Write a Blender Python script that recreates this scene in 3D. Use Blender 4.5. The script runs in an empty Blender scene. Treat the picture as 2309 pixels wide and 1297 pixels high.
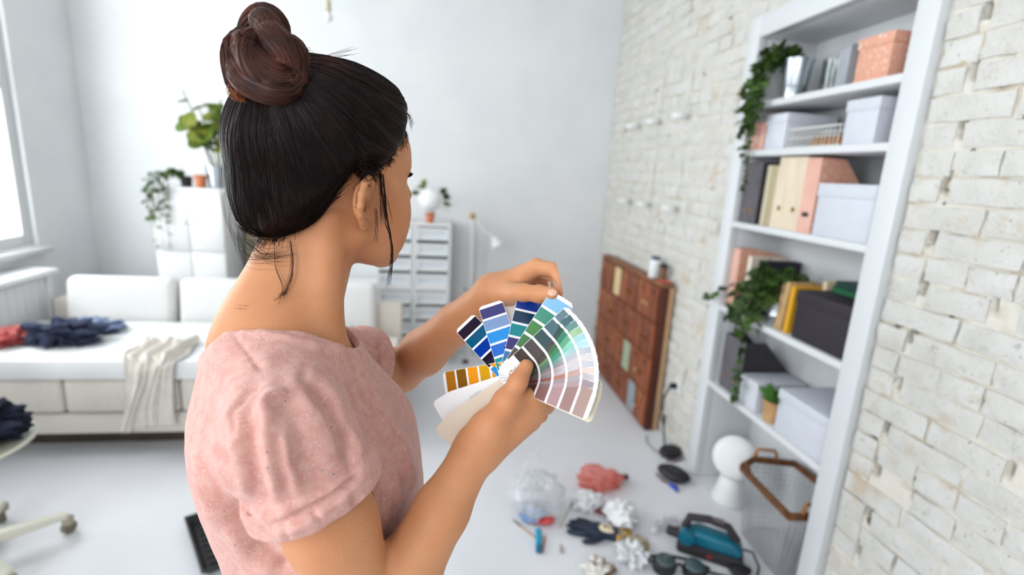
import bpy, bmesh, math, random
import numpy as np
from mathutils import Vector, Matrix, Euler, noise as mnoise

# ---------------------------------------------------------------- camera, world, sun, exposure
scene = bpy.context.scene
COL = scene.collection
FW, FH = 2309, 1297
FPX = 1142.98
CAMH = 1.60
def _camera_axes():
    vy = np.array([985 - FW/2, 380 - FH/2]); vz = np.array([860 - FW/2, 5700 - FH/2])
    f = math.sqrt(-(vy @ vz))
    Y = np.array([vy[0], vy[1], f]); Y /= np.linalg.norm(Y)
    D = np.array([vz[0], vz[1], f]); D /= np.linalg.norm(D)
    return f, np.stack([np.cross(Y, -D), Y, -D])
FPX, RCAM = _camera_axes()
cam_d = bpy.data.cameras.new('camera')
cam = bpy.data.objects.new('camera', cam_d); COL.objects.link(cam)
M = Matrix.Identity(4)
for i in range(3):
    M[i][0] = RCAM[i, 0]; M[i][1] = -RCAM[i, 1]; M[i][2] = -RCAM[i, 2]
M[2][3] = CAMH
cam.matrix_world = M
cam_d.sensor_width = 36.0
cam_d.lens = FPX / FW * 36.0
cam_d.clip_start = 0.05
cam_d.dof.use_dof = True
cam_d.dof.focus_distance = 0.665
cam_d.dof.aperture_fstop = 2.2
scene.camera = cam

world = bpy.data.worlds.new('daylight'); scene.world = world
world.use_nodes = True
wb = world.node_tree.nodes['Background']
wb.inputs[0].default_value = (0.975, 0.985, 1.0, 1); wb.inputs[1].default_value = 9.0

# the room is lit by the sky through its left windows and an added rear opening; portals guide the sampling
WINS = [(1.95, 3.81), (-1.6, .25)]  # second window is out of view, sized for its light on the foreground
WZ0, WZ1 = .95, 3.15
REAR_FILL = (-1.9, -.7, 1.45, 2.95)  # unseen rear opening, added to lift the light from behind the camera
def portal(center, size, direction):
    ld = bpy.data.lights.new('window_portal', 'AREA'); ld.shape = 'RECTANGLE'; ld.size, ld.size_y = size
    ld.cycles.is_portal = True
    lo_ = bpy.data.objects.new('window_portal', ld); COL.objects.link(lo_)
    lo_.matrix_world = Matrix.Translation(center) @ Vector(direction).to_track_quat('-Z', 'Y').to_matrix().to_4x4()
for (y0, y1) in WINS: portal((-2.78, (y0+y1)/2, (WZ0+WZ1)/2), (y1-y0, WZ1-WZ0), (1, 0, 0))
portal(((REAR_FILL[0]+REAR_FILL[1])/2, -2.3, (REAR_FILL[2]+REAR_FILL[3])/2), (REAR_FILL[1]-REAR_FILL[0], REAR_FILL[3]-REAR_FILL[2]), (0, 1, 0))

scene.view_settings.view_transform = 'Standard'
scene.view_settings.look = 'None'
scene.view_settings.gamma = 1.0
scene.view_settings.use_curve_mapping = False
scene.view_settings.exposure = 0.07
scene.cycles.adaptive_threshold = 0.03
scene.cycles.max_bounces = 5
scene.cycles.diffuse_bounces = 3
scene.cycles.glossy_bounces = 2
scene.cycles.transmission_bounces = 3
scene.cycles.transparent_max_bounces = 8
scene.cycles.caustics_reflective = False
scene.cycles.caustics_refractive = False

# ---------------------------------------------------------------- helpers
def ray(x, y):
    return Vector(RCAM @ np.array([x - FW/2, y - FH/2, FPX]))
def at(x, y, d):                       # photograph pixel at a depth -> world point
    return Vector((0, 0, CAMH)) + ray(x, y) * (d / FPX)
def on(x, y, axis, v):                 # photograph pixel on an axis plane -> world point
    r = ray(x, y); c = Vector((0, 0, CAMH))
    return c + r * ((v - c[axis]) / r[axis])

MATS = {}
def mat(name, col, rough=0.6, metal=0.0, col2=None, scale=20.0, bump=0.0, bscale=None, detail=4.0, stretch=None, spec=0.5,
        trans=0.0, sss=0.0, sssr=(1, .3, .15), sheen=0.0, coat=0.0, alpha=1.0, emit=None, specks=None, ior=1.45, lo=0.35, hi=0.65, aniso=0.0):
    if name in MATS: return MATS[name]
    m = bpy.data.materials.new(name); m.use_nodes = True
    nt = m.node_tree; b = nt.nodes['Principled BSDF']
    def c4(c): return (c[0], c[1], c[2], 1)
    b.inputs['Base Color'].default_value = c4(col)
    b.inputs['Roughness'].default_value = rough; b.inputs['Metallic'].default_value = metal
    b.inputs['Specular IOR Level'].default_value = spec; b.inputs['IOR'].default_value = ior
    b.inputs['Transmission Weight'].default_value = trans; b.inputs['Alpha'].default_value = alpha
    b.inputs['Coat Weight'].default_value = coat; b.inputs['Sheen Weight'].default_value = sheen
    b.inputs['Anisotropic'].default_value = aniso
    if sss: 
        b.inputs['Subsurface Weight'].default_value = sss
        b.inputs['Subsurface Radius'].default_value = sssr; b.inputs['Subsurface Scale'].default_value = 0.008
    if emit:
        b.inputs['Emission Color'].default_value = c4(emit[0]); b.inputs['Emission Strength'].default_value = emit[1]
    tc = nt.nodes.new('ShaderNodeTexCoord'); src = tc.outputs['Object']
    if stretch:
        mp = nt.nodes.new('ShaderNodeMapping'); mp.inputs['Scale'].default_value = stretch
        nt.links.new(src, mp.inputs[0]); src = mp.outputs[0]
    colsock = None
    if col2:
        n = nt.nodes.new('ShaderNodeTexNoise'); n.inputs['Scale'].default_value = scale; n.inputs['Detail'].default_value = detail
        nt.links.new(src, n.inputs['Vector'])
        r = nt.nodes.new('ShaderNodeValToRGB'); r.color_ramp.elements[0].position = lo; r.color_ramp.elements[1].position = hi
        r.color_ramp.elements[0].color = c4(col); r.color_ramp.elements[1].color = c4(col2)
        nt.links.new(n.outputs['Fac'], r.inputs[0]); colsock = r.outputs[0]
    for (sc, scale_s, thr) in (specks or []):
        v = nt.nodes.new('ShaderNodeTexNoise'); v.inputs['Scale'].default_value = scale_s; v.inputs['Detail'].default_value = 1.0
        nt.links.new(src, v.inputs['Vector'])
        r = nt.nodes.new('ShaderNodeValToRGB'); r.color_ramp.elements[0].position = thr; r.color_ramp.elements[1].position = min(thr + .03, 1)
        nt.links.new(v.outputs['Fac'], r.inputs[0])
        mx = nt.nodes.new('ShaderNodeMix'); mx.data_type = 'RGBA'
        nt.links.new(r.outputs[0], mx.inputs[0])
        if colsock: nt.links.new(colsock, mx.inputs[6])
        else: mx.inputs[6].default_value = c4(col)
        mx.inputs[7].default_value = c4(sc); colsock = mx.outputs[2]
    if colsock: nt.links.new(colsock, b.inputs['Base Color'])
    if bump:
        n = nt.nodes.new('ShaderNodeTexNoise'); n.inputs['Scale'].default_value = bscale or scale; n.inputs['Detail'].default_value = 5
        nt.links.new(src, n.inputs['Vector'])
        bp = nt.nodes.new('ShaderNodeBump'); bp.inputs['Strength'].default_value = bump; bp.inputs['Distance'].default_value = 0.01
        nt.links.new(n.outputs['Fac'], bp.inputs['Height']); nt.links.new(bp.outputs[0], b.inputs['Normal'])
    MATS[name] = m
    return m

def srgb(r, g, b):
    def f(c):
        c /= 255.0
        return c/12.92 if c <= 0.04045 else ((c+0.055)/1.055)**2.4
    return (f(r), f(g), f(b))

class MB:
    """collects geometry, built as one mesh object"""
    def __init__(s): s.v = []; s.f = []
    def add(s, vs, fs, m=None):
        o = len(s.v)
        s.v += [tuple(m @ Vector(p)) if m is not None else tuple(p) for p in vs]
        s.f += [tuple(i + o for i in f) for f in fs]
        return s
    def box(s, lo, hi, m=None):
        (a, b, c), (d, e, f) = lo, hi
        v = [(a,b,c),(d,b,c),(d,e,c),(a,e,c),(a,b,f),(d,b,f),(d,e,f),(a,e,f)]
        return s.add(v, [(0,3,2,1),(4,5,6,7),(0,1,5,4),(1,2,6,5),(2,3,7,6),(3,0,4,7)], m)
    def prism(s, poly, lo, hi, plane='xz', m=None):
        n = len(poly)
        def mk(a, b, t): return {'xz': (a, t, b), 'xy': (a, b, t), 'yz': (t, a, b)}[plane]
        v = [mk(a, b, lo) for a, b in poly] + [mk(a, b, hi) for a, b in poly]
        f = [tuple(range(n))[::-1], tuple(range(n, 2*n))] + [(i, (i+1) % n, n+(i+1) % n, n+i) for i in range(n)]
        return s.add(v, f, m)
    def lathe(s, prof, n=24, c=(0,0,0), m=None, closed=True):
        v = []; f = []
        for (r, z) in prof:
            for k in range(n):
                a = 2*math.pi*k/n; v.append((c[0]+r*math.cos(a), c[1]+r*math.sin(a), c[2]+z))
        for i in range(len(prof)-1):
            for k in range(n):
                f.append((i*n+k, i*n+(k+1) % n, (i+1)*n+(k+1) % n, (i+1)*n+k))
        if closed:
            f.append(tuple(range(n))[::-1]); f.append(tuple((len(prof)-1)*n+k for k in range(n)))
        return s.add(v, f, m)
    def tube(s, pts, r, n=8, closed=False, flat=1.0, m=None, up=None):
        pts = [Vector(p) for p in pts]; N = len(pts)
        rs = r if isinstance(r, (list, tuple)) else [r]*N
        v = []; f = []; prev = None
        for i in range(N):
            if closed: t = pts[(i+1) % N] - pts[i-1]
            else: t = pts[min(i+1, N-1)] - pts[max(i-1, 0)]
            t.normalize()
            if prev is None:
                u = Vector(up) if up else (Vector((0,0,1)) if abs(t.z) < 0.9 else Vector((1,0,0)))
            else: u = prev
            u = (u - t*u.dot(t))
            if u.length < 1e-6: u = t.orthogonal()
            u.normalize(); w = t.cross(u); prev = u
            for k in range(n):
                a = 2*math.pi*k/n
                v.append(pts[i] + u*(rs[i]*math.cos(a)) + w*(rs[i]*flat*math.sin(a)))
        for i in range(N if closed else N-1):
            j = (i+1) % N
            for k in range(n):
                f.append((i*n+k, i*n+(k+1) % n, j*n+(k+1) % n, j*n+k))
        if not closed:
            f.append(tuple(range(n))[::-1]); f.append(tuple((N-1)*n+k for k in range(n)))
        return s.add([tuple(p) for p in v], f, m)
    def grid(s, fn, nu, nv, m=None):
        v = [tuple(fn(i/nu, j/nv)) for j in range(nv+1) for i in range(nu+1)]
        f = [(j*(nu+1)+i, j*(nu+1)+i+1, (j+1)*(nu+1)+i+1, (j+1)*(nu+1)+i) for j in range(nv) for i in range(nu)]
        return s.add(v, f, m)
    def blob(s, c, r, seed=0, amp=.25, freq=2.0, nu=28, nv=16, m=None, ridg=0.0):
        def fn(u, w):
            a = 2*math.pi*u; p = math.pi*w
            d = Vector((math.sin(p)*math.cos(a), math.sin(p)*math.sin(a), math.cos(p)))
            q = d*freq + Vector((seed*7.3, seed*3.1, seed*1.7))
            h = 1 + amp*mnoise.noise(q)*2 + amp*.6*mnoise.noise(q*2.3) - ridg*abs(mnoise.noise(q*1.7))*2
            return (c[0]+d.x*r[0]*h, c[1]+d.y*r[1]*h, c[2]+d.z*r[2]*h)
        return s.grid(fn, nu, nv, m)
    def build(s, name, material, parent=None, smooth=False, bevel=0.0, seg=2, ang=40, sub=0, weld=False, kind=None, solid=0.0):
        me = bpy.data.meshes.new(name); me.from_pydata(s.v, [], s.f)
        bm = bmesh.new(); bm.from_mesh(me)
        if weld: bmesh.ops.remove_doubles(bm, verts=bm.verts, dist=1e-5)
        bmesh.ops.recalc_face_normals(bm, faces=bm.faces)
        if bevel:
            es = [e for e in bm.edges if len(e.link_faces) == 2 and e.calc_face_angle() > math.radians(30)]
            bmesh.ops.bevel(bm, geom=es, offset=bevel, segments=seg, affect='EDGES', profile=0.5, clamp_overlap=True)
        bm.to_mesh(me); bm.free()
        if smooth or bevel:
            for p in me.polygons: p.use_smooth = True
            me.set_sharp_from_angle(angle=math.radians(ang))
        return link(name, me, material, parent, sub, kind, solid)

def link(name, me, material, parent=None, sub=0, kind=None, solid=0.0, mw=None):
    if material is not None and not me.materials: me.materials.append(material)
    o = bpy.data.objects.new(name, me); COL.objects.link(o)
    if parent: o.parent = parent
    if mw is not None: o.matrix_basis = mw
    if solid:
        md = o.modifiers.new('solid', 'SOLIDIFY'); md.thickness = solid; md.offset = 0
    if sub:
        md = o.modifiers.new('sub', 'SUBSURF'); md.levels = sub; md.render_levels = sub
    if kind: o['kind'] = kind
    return o
def tag(o, label=None, cat=None, group=None, kind=None):
    if label: o['label'] = label
    if cat: o['category'] = cat
    if group: o['group'] = group
    if kind: o['kind'] = kind
    return o
def thing(name, label, cat, loc=(0,0,0), rz=0.0, group=None):
    o = bpy.data.objects.new(name, None); COL.objects.link(o)
    o.empty_display_size = 0.05
    o.location = loc; o.rotation_euler = (0, 0, rz)
    return tag(o, label, cat, group)
def copy_tree(o, parent=None):
    c = o.copy(); COL.objects.link(c); c.parent = parent
    for ch in o.children: copy_tree(ch, c)
    return c

# ---------------------------------------------------------------- materials shared by the room
WHITE_WALL = mat('wall_paint', srgb(232, 233, 234), .75, col2=srgb(226, 228, 230), scale=3, bump=.04, bscale=60)
WHITE_PAINT = mat('white_lacquer', srgb(236, 237, 238), .45, bump=.015, bscale=120)
WHITE_BOX = mat('white_cardboard', srgb(214, 217, 226), .6, col2=srgb(209, 212, 222), scale=10)
CASE_PAINT = mat('bookcase_paint', srgb(221, 223, 226), .5, bump=.015, bscale=120)
WHITE_PLASTIC = mat('white_plastic', srgb(235, 236, 236), .3)
FLOOR_M = mat('painted_floor', srgb(232, 232, 236), .38, col2=srgb(225, 226, 231), scale=1.6, bump=.02, bscale=30)
PINK = mat('pink_card', srgb(232, 184, 168), .7, col2=srgb(226, 174, 158), scale=12)
PINK_TERR = mat('pink_terrazzo_card', srgb(226, 166, 142), .65, specks=[(srgb(246, 222, 208), 85, .64), (srgb(208, 140, 114), 110, .67)])
CHARCOAL = mat('charcoal_card', srgb(62, 58, 64), .7, col2=srgb(54, 50, 56), scale=14)
GREY_CARD = mat('grey_felt_card', srgb(104, 101, 106), .8, col2=srgb(92, 89, 94), scale=18, stretch=(1, 1, .2))
CREAM_WOOD = mat('pale_birch', srgb(232, 217, 196), .6, col2=srgb(222, 204, 180), scale=9, stretch=(6, 6, .6))
METAL = mat('galvanised_metal', srgb(205, 212, 218), .28, 1.0, col2=srgb(180, 190, 198), scale=14)
CHROME = mat('chrome', (.8, .8, .82), .15, 1.0)
BRASS = mat('brass', srgb(176, 140, 80), .35, 1.0)
BLACK = mat('black_plastic', srgb(30, 29, 32), .45)
TERRA = mat('terracotta', srgb(206, 128, 92), .8, col2=srgb(190, 112, 80), scale=25)
LEAF_D = mat('ivy_leaf', srgb(34, 52, 24), .5, col2=srgb(60, 86, 38), scale=30, spec=.4)
LEAF_L = mat('fig_leaf', srgb(58, 92, 40), .45, col2=srgb(120, 140, 52), scale=9, spec=.4)
STEM = mat('green_stem', srgb(92, 96, 54), .7)
SOIL = mat('soil', srgb(52, 40, 32), .95, col2=srgb(34, 27, 22), scale=60, bump=.5)

# ---------------------------------------------------------------- room shell
XB, XF, YB, XL = 1.49, 1.458, 4.41, -2.64
ZC = 3.5
def struct(o): o['kind'] = 'structure'; return o
struct(MB().box((-2.95, -2.2, -.06), (2.1, YB+.25, 0)).build('floor', FLOOR_M))
struct(MB().box((-2.95, -2.2, ZC), (2.1, YB+.25, ZC+.1)).build('ceiling', WHITE_WALL))
struct(MB().box((-2.95, YB, 0), (2.1, YB+.25, ZC)).build('wall_back', WHITE_WALL))
# left wall with two tall window openings
w = MB()
wins = WINS
ys = [-2.2, wins[1][0], wins[1][1], wins[0][0], wins[0][1], YB]
for i in range(5):
    if i % 2 == 0: w.box((XL-.3, ys[i], 0), (XL, ys[i+1], ZC))
    else:
        w.box((XL-.3, ys[i], 0), (XL, ys[i+1], WZ0)); w.box((XL-.3, ys[i], WZ1), (XL, ys[i+1], ZC))
struct(w.build('wall_left', WHITE_WALL))
rw = MB(); ra_ = REAR_FILL
rw.box((-2.95, -2.4, 0), (ra_[0], -2.2, ZC)); rw.box((ra_[1], -2.4, 0), (2.1, -2.2, ZC)); rw.box((ra_[0], -2.4, 0), (ra_[1], -2.2, ra_[2])); rw.box((ra_[0], -2.4, ra_[3]), (ra_[1], -2.2, ZC))
struct(rw.build('wall_front', WHITE_WALL))
def clear_mat(name, tint, gloss=.08, rough=.03, diff=0.0, dcol=(1, 1, 1)):
    m = bpy.data.materials.new(name); m.use_nodes = True; nt = m.node_tree; nt.nodes.clear()
    o = nt.nodes.new('ShaderNodeOutputMaterial'); t = nt.nodes.new('ShaderNodeBsdfTransparent'); t.inputs[0].default_value = (*tint, 1)
    g = nt.nodes.new('ShaderNodeBsdfGlossy'); g.inputs['Roughness'].default_value = rough
    fr = nt.nodes.new('ShaderNodeValue'); fr.outputs[0].default_value = gloss
    a = nt.nodes.new('ShaderNodeMixShader'); nt.links.new(fr.outputs[0], a.inputs[0]); nt.links.new(t.outputs[0], a.inputs[1]); nt.links.new(g.outputs[0], a.inputs[2])
    out = a
    if diff:
        d = nt.nodes.new('ShaderNodeBsdfTranslucent'); d.inputs[0].default_value = (*dcol, 1)
        d2 = nt.nodes.new('ShaderNodeBsdfDiffuse'); d2.inputs[0].default_value = (*dcol, 1)
        ad = nt.nodes.new('ShaderNodeMixShader'); ad.inputs[0].default_value = .6; nt.links.new(d.outputs[0], ad.inputs[1]); nt.links.new(d2.outputs[0], ad.inputs[2])
        b = nt.nodes.new('ShaderNodeMixShader'); b.inputs[0].default_value = diff
        nt.links.new(a.outputs[0], b.inputs[1]); nt.links.new(ad.outputs[0], b.inputs[2]); out = b
    nt.links.new(out.outputs[0], o.inputs[0]); MATS[name] = m
    return m
GLASS = clear_mat('window_glass', (.96, .98, .98))
FRAME = mat('window_frame_paint', srgb(214, 216, 216), .5)
for k, (y0, y1) in enumerate(wins):
    f = MB(); x0, x1 = XL-.10, XL-.03
    f.box((x0, y0, WZ0), (x1, y0+.07, WZ1)); f.box((x0, y1-.07, WZ0), (x1, y1, WZ1))
    f.box((x0, y0+.07, WZ0), (x1, y1-.07, WZ0+.07)); f.box((x0, y0+.07, WZ1-.07), (x1, y1-.07, WZ1))
    wo = struct(f.build('window_%d' % (k+1), FRAME, bevel=.006, seg=1))
    MB().box((x0+.005, y0+.07, 1.93), (x1-.005, y1-.07, 1.99)).build('transom', FRAME, wo)
    MB().box((x0+.01, (y0+y1)/2-.03, WZ0+.07), (x1-.01, (y0+y1)/2+.03, 1.93)).build('mullion', FRAME, wo)
    MB().box((x0+.01, (y0+y1)/2-.03, 1.99), (x1-.01, (y0+y1)/2+.03, WZ1-.07)).build('mullion', FRAME, wo)
    ym = (y0+y1)/2
    for (a, b) in ((y0+.07, ym-.03), (ym+.03, y1-.07)):
        for (c, d) in ((WZ0+.07, 1.93), (1.99, WZ1-.07)):
            MB().box((x0+.03, a, c), (x0+.034, b, d)).build('pane', GLASS, wo)
    MB().box((XL-.03, y0-.05, WZ0-.05), (XL+.06, y1+.05, WZ0-.015)).build('window_sill', FRAME, wo, bevel=.006)
# ---------------------------------------------------------------- brick wall
rng = random.Random(4)
nprng = np.random.default_rng(3)
def brickmat():
    m = bpy.data.materials.new('whitewashed_brick'); m.use_nodes = True
    nt = m.node_tree; b = nt.nodes['Principled BSDF']; N = nt.nodes.new; Lk = nt.links.new
    g = N('ShaderNodeNewGeometry'); b.inputs['Roughness'].default_value = .85; b.inputs['Specular IOR Level'].default_value = .25
    def nz(scale, detail, rough=.55):
        n = N('ShaderNodeTexNoise'); n.inputs['Scale'].default_value = scale; n.inputs['Detail'].default_value = detail; n.inputs['Roughness'].default_value = rough
        Lk(g.outputs['Position'], n.inputs['Vector']); return n.outputs['Fac']
    def ramp(s, stops):
        r = N('ShaderNodeValToRGB'); e = r.color_ramp.elements
        while len(e) < len(stops): e.new(.5)
        for k, (p, c) in enumerate(stops): e[k].position = p; e[k].color = (*c, 1)
        Lk(s, r.inputs[0]); return r.outputs[0]
    def mix(f, a, c):
        x = N('ShaderNodeMix'); x.data_type = 'RGBA'; Lk(f, x.inputs[0]); Lk(a, x.inputs[6])
        if isinstance(c, tuple): x.inputs[7].default_value = (*c, 1)
        else: Lk(c, x.inputs[7])
        return x.outputs[2]
    base = ramp(nz(9, 5), [(.3, srgb(216, 213, 206)), (.7, srgb(231, 230, 226))])
    tan = ramp(nz(5.5, 7, .7), [(.56, (0, 0, 0)), (.70, (.75, .75, .75))])
    c = mix(tan, base, srgb(208, 188, 160))
    grey = ramp(nz(23, 6, .7), [(.60, (0, 0, 0)), (.72, (.65, .65, .65))])
    c = mix(grey, c, srgb(160, 155, 148))
    pit = ramp(nz(75, 3, .6), [(.66, (0, 0, 0)), (.73, (.8, .8, .8))])
    c = mix(pit, c, srgb(112, 104, 96))
    Lk(c, b.inputs['Base Color'])
    ad = N('ShaderNodeMath'); ad.operation = 'ADD'; Lk(nz(28, 6, .65), ad.inputs[0])
    ml = N('ShaderNodeMath'); ml.operation = 'MULTIPLY'; ml.inputs[1].default_value = .35; Lk(nz(120, 4), ml.inputs[0]); Lk(ml.outputs[0], ad.inputs[1])
    bp = N('ShaderNodeBump'); bp.inputs['Strength'].default_value = .9; bp.inputs['Distance'].default_value = .014
    Lk(ad.outputs[0], bp.inputs['Height']); Lk(bp.outputs[0], b.inputs['Normal'])
    return m
BRICK = brickmat()
MORTAR = mat('limewashed_mortar', srgb(226, 221, 211), .95, col2=srgb(186, 168, 142), scale=9, bump=.6, bscale=50, lo=.5, hi=.75,
             specks=[(srgb(112, 98, 84), 15, .70)])
CH = 0.0790                                    # course height
SY0, SY1, SZ1 = 1.448, 2.44, 2.372               # outside of the recessed bookcase
Y0 = -2.2
# mortar bed: a relief sheet behind the bricks with deep toothing pockets
pock = []
for k in range(-8, 20):
    z = 1.175 + k*2*CH
    if .15 < z < 3.0: pock.append((1.333 + rng.uniform(-.006, .006), z, .009 + rng.uniform(0, .004), .034, .072))
pock += [(1.12, 1.33, .006, .03, .03), (1.045, 1.62, .007, .03, .03), (1.16, 2.02, .007, .03, .03), (.98, .92, .006, .03, .03), (1.20, .70, .007, .03, .03)]
def mortar_sheet(y0, y1, z0, z1, step):
    ny = max(2, int((y1-y0)/step)); nz_ = max(2, int((z1-z0)/step))
    mb = MB()
    def fn(u, v):
        y = y0+(y1-y0)*u; z = z0+(z1-z0)*v
        x = XB + .0052 + .004*mnoise.noise(Vector((y*16, z*16, 3.3))) + .030*max(0, mnoise.noise(Vector((y*9, z*24, 9.1)))-.30) + .03*max(0, mnoise.noise(Vector((y*26, z*11, 4.7)))-.38)
        for (py, pz, hy, hz, dd) in pock:
            q_ = max(abs(y-py)/hy, abs(z-pz)/hz) + .35*mnoise.noise(Vector((y*60, z*60, 2.2)))
            if q_ < 1: x += dd*min(1, (1-q_)*3)
        if u in (0, 1) or v in (0, 1): x = XB + .012
        return (x, y, z)
    return mb.grid(fn, ny, nz_)
# wall body round the bookcase niche
wr = MB()
NX = XB + .075
wr.box((NX, Y0, 0), (2.1, SY0+.02, ZC)); wr.box((NX, SY1-.02, 0), (2.1, YB, ZC)); wr.box((NX, SY0+.02, SZ1-.02), (2.1, SY1-.02, ZC))
wall_right = struct(wr.build('wall_right', MORTAR))
mm = mortar_sheet(.3, SY0+.03, 0, ZC, .0075)
o_ = mm.build('mortar_bed', MORTAR, wall_right, smooth=True, ang=70)
ms = MB()
for (a, b, c, d) in ((Y0, .3, 0, ZC), (SY1-.03, YB, 0, ZC), (SY0+.03, SY1-.03, SZ1-.03, ZC)):
    g = mortar_sheet(a, b, c, d, .04); ms.add(g.v, g.f)
ms.build('mortar_bed', MORTAR, wall_right, smooth=True, ang=70)
def brick_mesh(L, H, seed, arrays=False):
    nu, nv = 5, 3
    def nzv(u, v, k): return mnoise.noise(Vector((u*3.1 + seed*5.7, v*2.3 + seed*2.1, k + seed)))
    V = []; F = []
    for layer in (0, 1):                       # 0 front face, 1 rim sunk in the bed
        for j in range(nv+1):
            for i in range(nu+1):
                u = i/nu; v = j/nv
                e = min(u, 1-u)*L; ez = min(v, 1-v)*H
                y = (u-.5)*L + (0.006*nzv(u, v, 1) if layer == 0 else 0)
                z = (v-.5)*H + (0.005*nzv(u, v, 5) if layer == 0 else 0)
                x = -.0022 + .007*nzv(u, v, 9)
                if layer == 0 and (e < 1e-6 or ez < 1e-6): x += .004; y *= .985; z *= .955
                V.append((x if layer == 0 else .03, y, z))
    n1 = (nu+1)*(nv+1)
    for j in range(nv):
        for i in range(nu): a = j*(nu+1)+i; F.append((a, a+nu+1, a+nu+2, a+1))
    ring = [i for i in range(nu+1)] + [j*(nu+1)+nu for j in range(1, nv+1)] + [nv*(nu+1)+i for i in range(nu-1, -1, -1)] + [j*(nu+1) for j in range(nv-1, 0, -1)]
    for a, b in zip(ring, ring[1:]+ring[:1]): F.append((a, b, b+n1, a+n1))
    used = sorted({i for f in F for i in f}); mp = {o: k for k, o in enumerate(used)}
    return [V[i] for i in used], [tuple(mp[i] for i in f) for f in F]
BV = {}
def brick_data(L, seed):
    key = (round(L, 3), seed)
    if key not in BV:
        v, f = brick_mesh(L, CH-.0070, seed + L*10)
        me = bpy.data.meshes.new('brick'); me.from_pydata(v, [], f)
        bm = bmesh.new(); bm.from_mesh(me); bmesh.ops.recalc_face_normals(bm, faces=bm.faces); bm.to_mesh(me); bm.free()
        for p in me.polygons: p.use_smooth = True
        me.set_sharp_from_angle(angle=math.radians(60))
        me.materials.append(BRICK); BV[key] = me
    return BV[key]
bricks = []
nco = int(ZC/CH)
for c in range(nco):
    zc = (c+.5)*CH
    z0_, z1_ = c*CH, (c+1)*CH
    spans = [(Y0, YB)] if z0_ > SZ1-.01 else [(Y0, SY0-.002), (SY1+.002, YB)]
    for (a, b) in spans:
        # cross bond: stretcher courses and header courses in turn, laid out from the toothing line
        ref = 1.333
        stretch_c = (int(round((zc-1.175)/CH)) % 2 == 0)
        L = .262
        edges = []
        k0 = int((a-ref)/L)-2
        y = ref + k0*L + (0 if stretch_c else L*.5)
        hdr = (c % 4 == 1)
        step = L/2 if hdr else L
        while y < b + L:
            edges.append(y + rng.uniform(-.012, .012)); y += step
        edges = [a] + [e for e in edges if a+.05 < e < b-.05] + [b]
        for e0, e1 in zip(edges[:-1], edges[1:]):
            bricks.append((e0, e1, zc))
def near(b):
    y = (b[0]+b[1])/2
    return -1e9 if (b[2] > 2.5 and y < 2) or y < .85 else -math.hypot(y, b[2]-1.6)
bricks.sort(key=near, reverse=True)
rest = MB()
for i, (e0, e1, zc) in enumerate(bricks):
    L = round((e1-e0-.009)*100)/100
    if L < .03: continue
    yc = (e0+e1)/2; xo = XB + rng.uniform(-.005, .003); zo = zc + rng.uniform(-.002, .002)
    skip = any(abs(yc-py) < .01 and abs(zc-pz) < .03 for (py, pz, *_r) in pock)
    # a brick that meets a pocket gives way to it
    for (py, pz, hy, hz, dd) in pock:
        if abs(zc-pz) < CH*.55 and e0 < py+hy and e1 > py-hy:
            if py - e0 > e1 - py: e1 = py-hy
            else: e0 = py+hy
            L = round((e1-e0-.006)*200)/200; yc = (e0+e1)/2
    if L < .025: continue
    me = brick_data(L, rng.randrange(3))
    mw = Matrix.Translation((xo, yc, zo)) @ Matrix.Rotation(rng.uniform(-.012, .012), 4, 'X') @ Matrix.Rotation(rng.uniform(-.01, .01), 4, 'Z')
    if i < 300: link('brick', me, BRICK, wall_right, mw=mw)
    else:
        rest.add([v.co[:] for v in me.vertices], [tuple(p.vertices) for p in me.polygons], mw)
rest.build('bricks', BRICK, wall_right, smooth=True, ang=60, kind='stuff')
# ---------------------------------------------------------------- recessed bookcase
BY0, BY1 = 1.531, 2.352                       # clear opening
XBK = XF + .30
bk = thing('bookcase', 'tall white bookcase recessed into the whitewashed brick wall', 'bookcase', (XF, (BY0+BY1)/2, 0))
def wp(mb, name, m=CASE_PAINT, parent=None, bevel=.003, root=bk, **k):     # world coordinates into a thing at root
    L = Matrix.Translation(-Vector(root.location)) if root is not None else Matrix()
    mb.v = [tuple(L @ Vector(p)) for p in mb.v]
    return mb.build(name, m, parent or root, bevel=bevel, **k)
wp(MB().box((XF, SY0, 0), (XF+.045, BY0, SZ1)), 'face_frame_stile')
wp(MB().box((XF, BY1, 0), (XF+.045, SY1, SZ1)), 'face_frame_stile')
wp(MB().box((XF, BY0, 2.274), (XF+.045, BY1, SZ1)), 'face_frame_rail')
wp(MB().box((XF+.045, BY0-.02, 0), (XBK+.02, BY0, 2.29)), 'side_panel')
wp(MB().box((XF+.045, BY1, 0), (XBK+.02, BY1+.02, 2.29)), 'side_panel')
wp(MB().box((XBK, BY0, 0), (XBK+.02, BY1, 2.29)), 'back_panel', bevel=0)
wp(MB().box((XF+.045, BY0, 2.274), (XBK, BY1, 2.294)), 'top_panel')
SH = [1.982, 1.768, 1.428, .998, .580]
for z in SH: wp(MB().box((XF+.003, BY0, z-.028), (XBK, BY1, z)), 'shelf')

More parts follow.
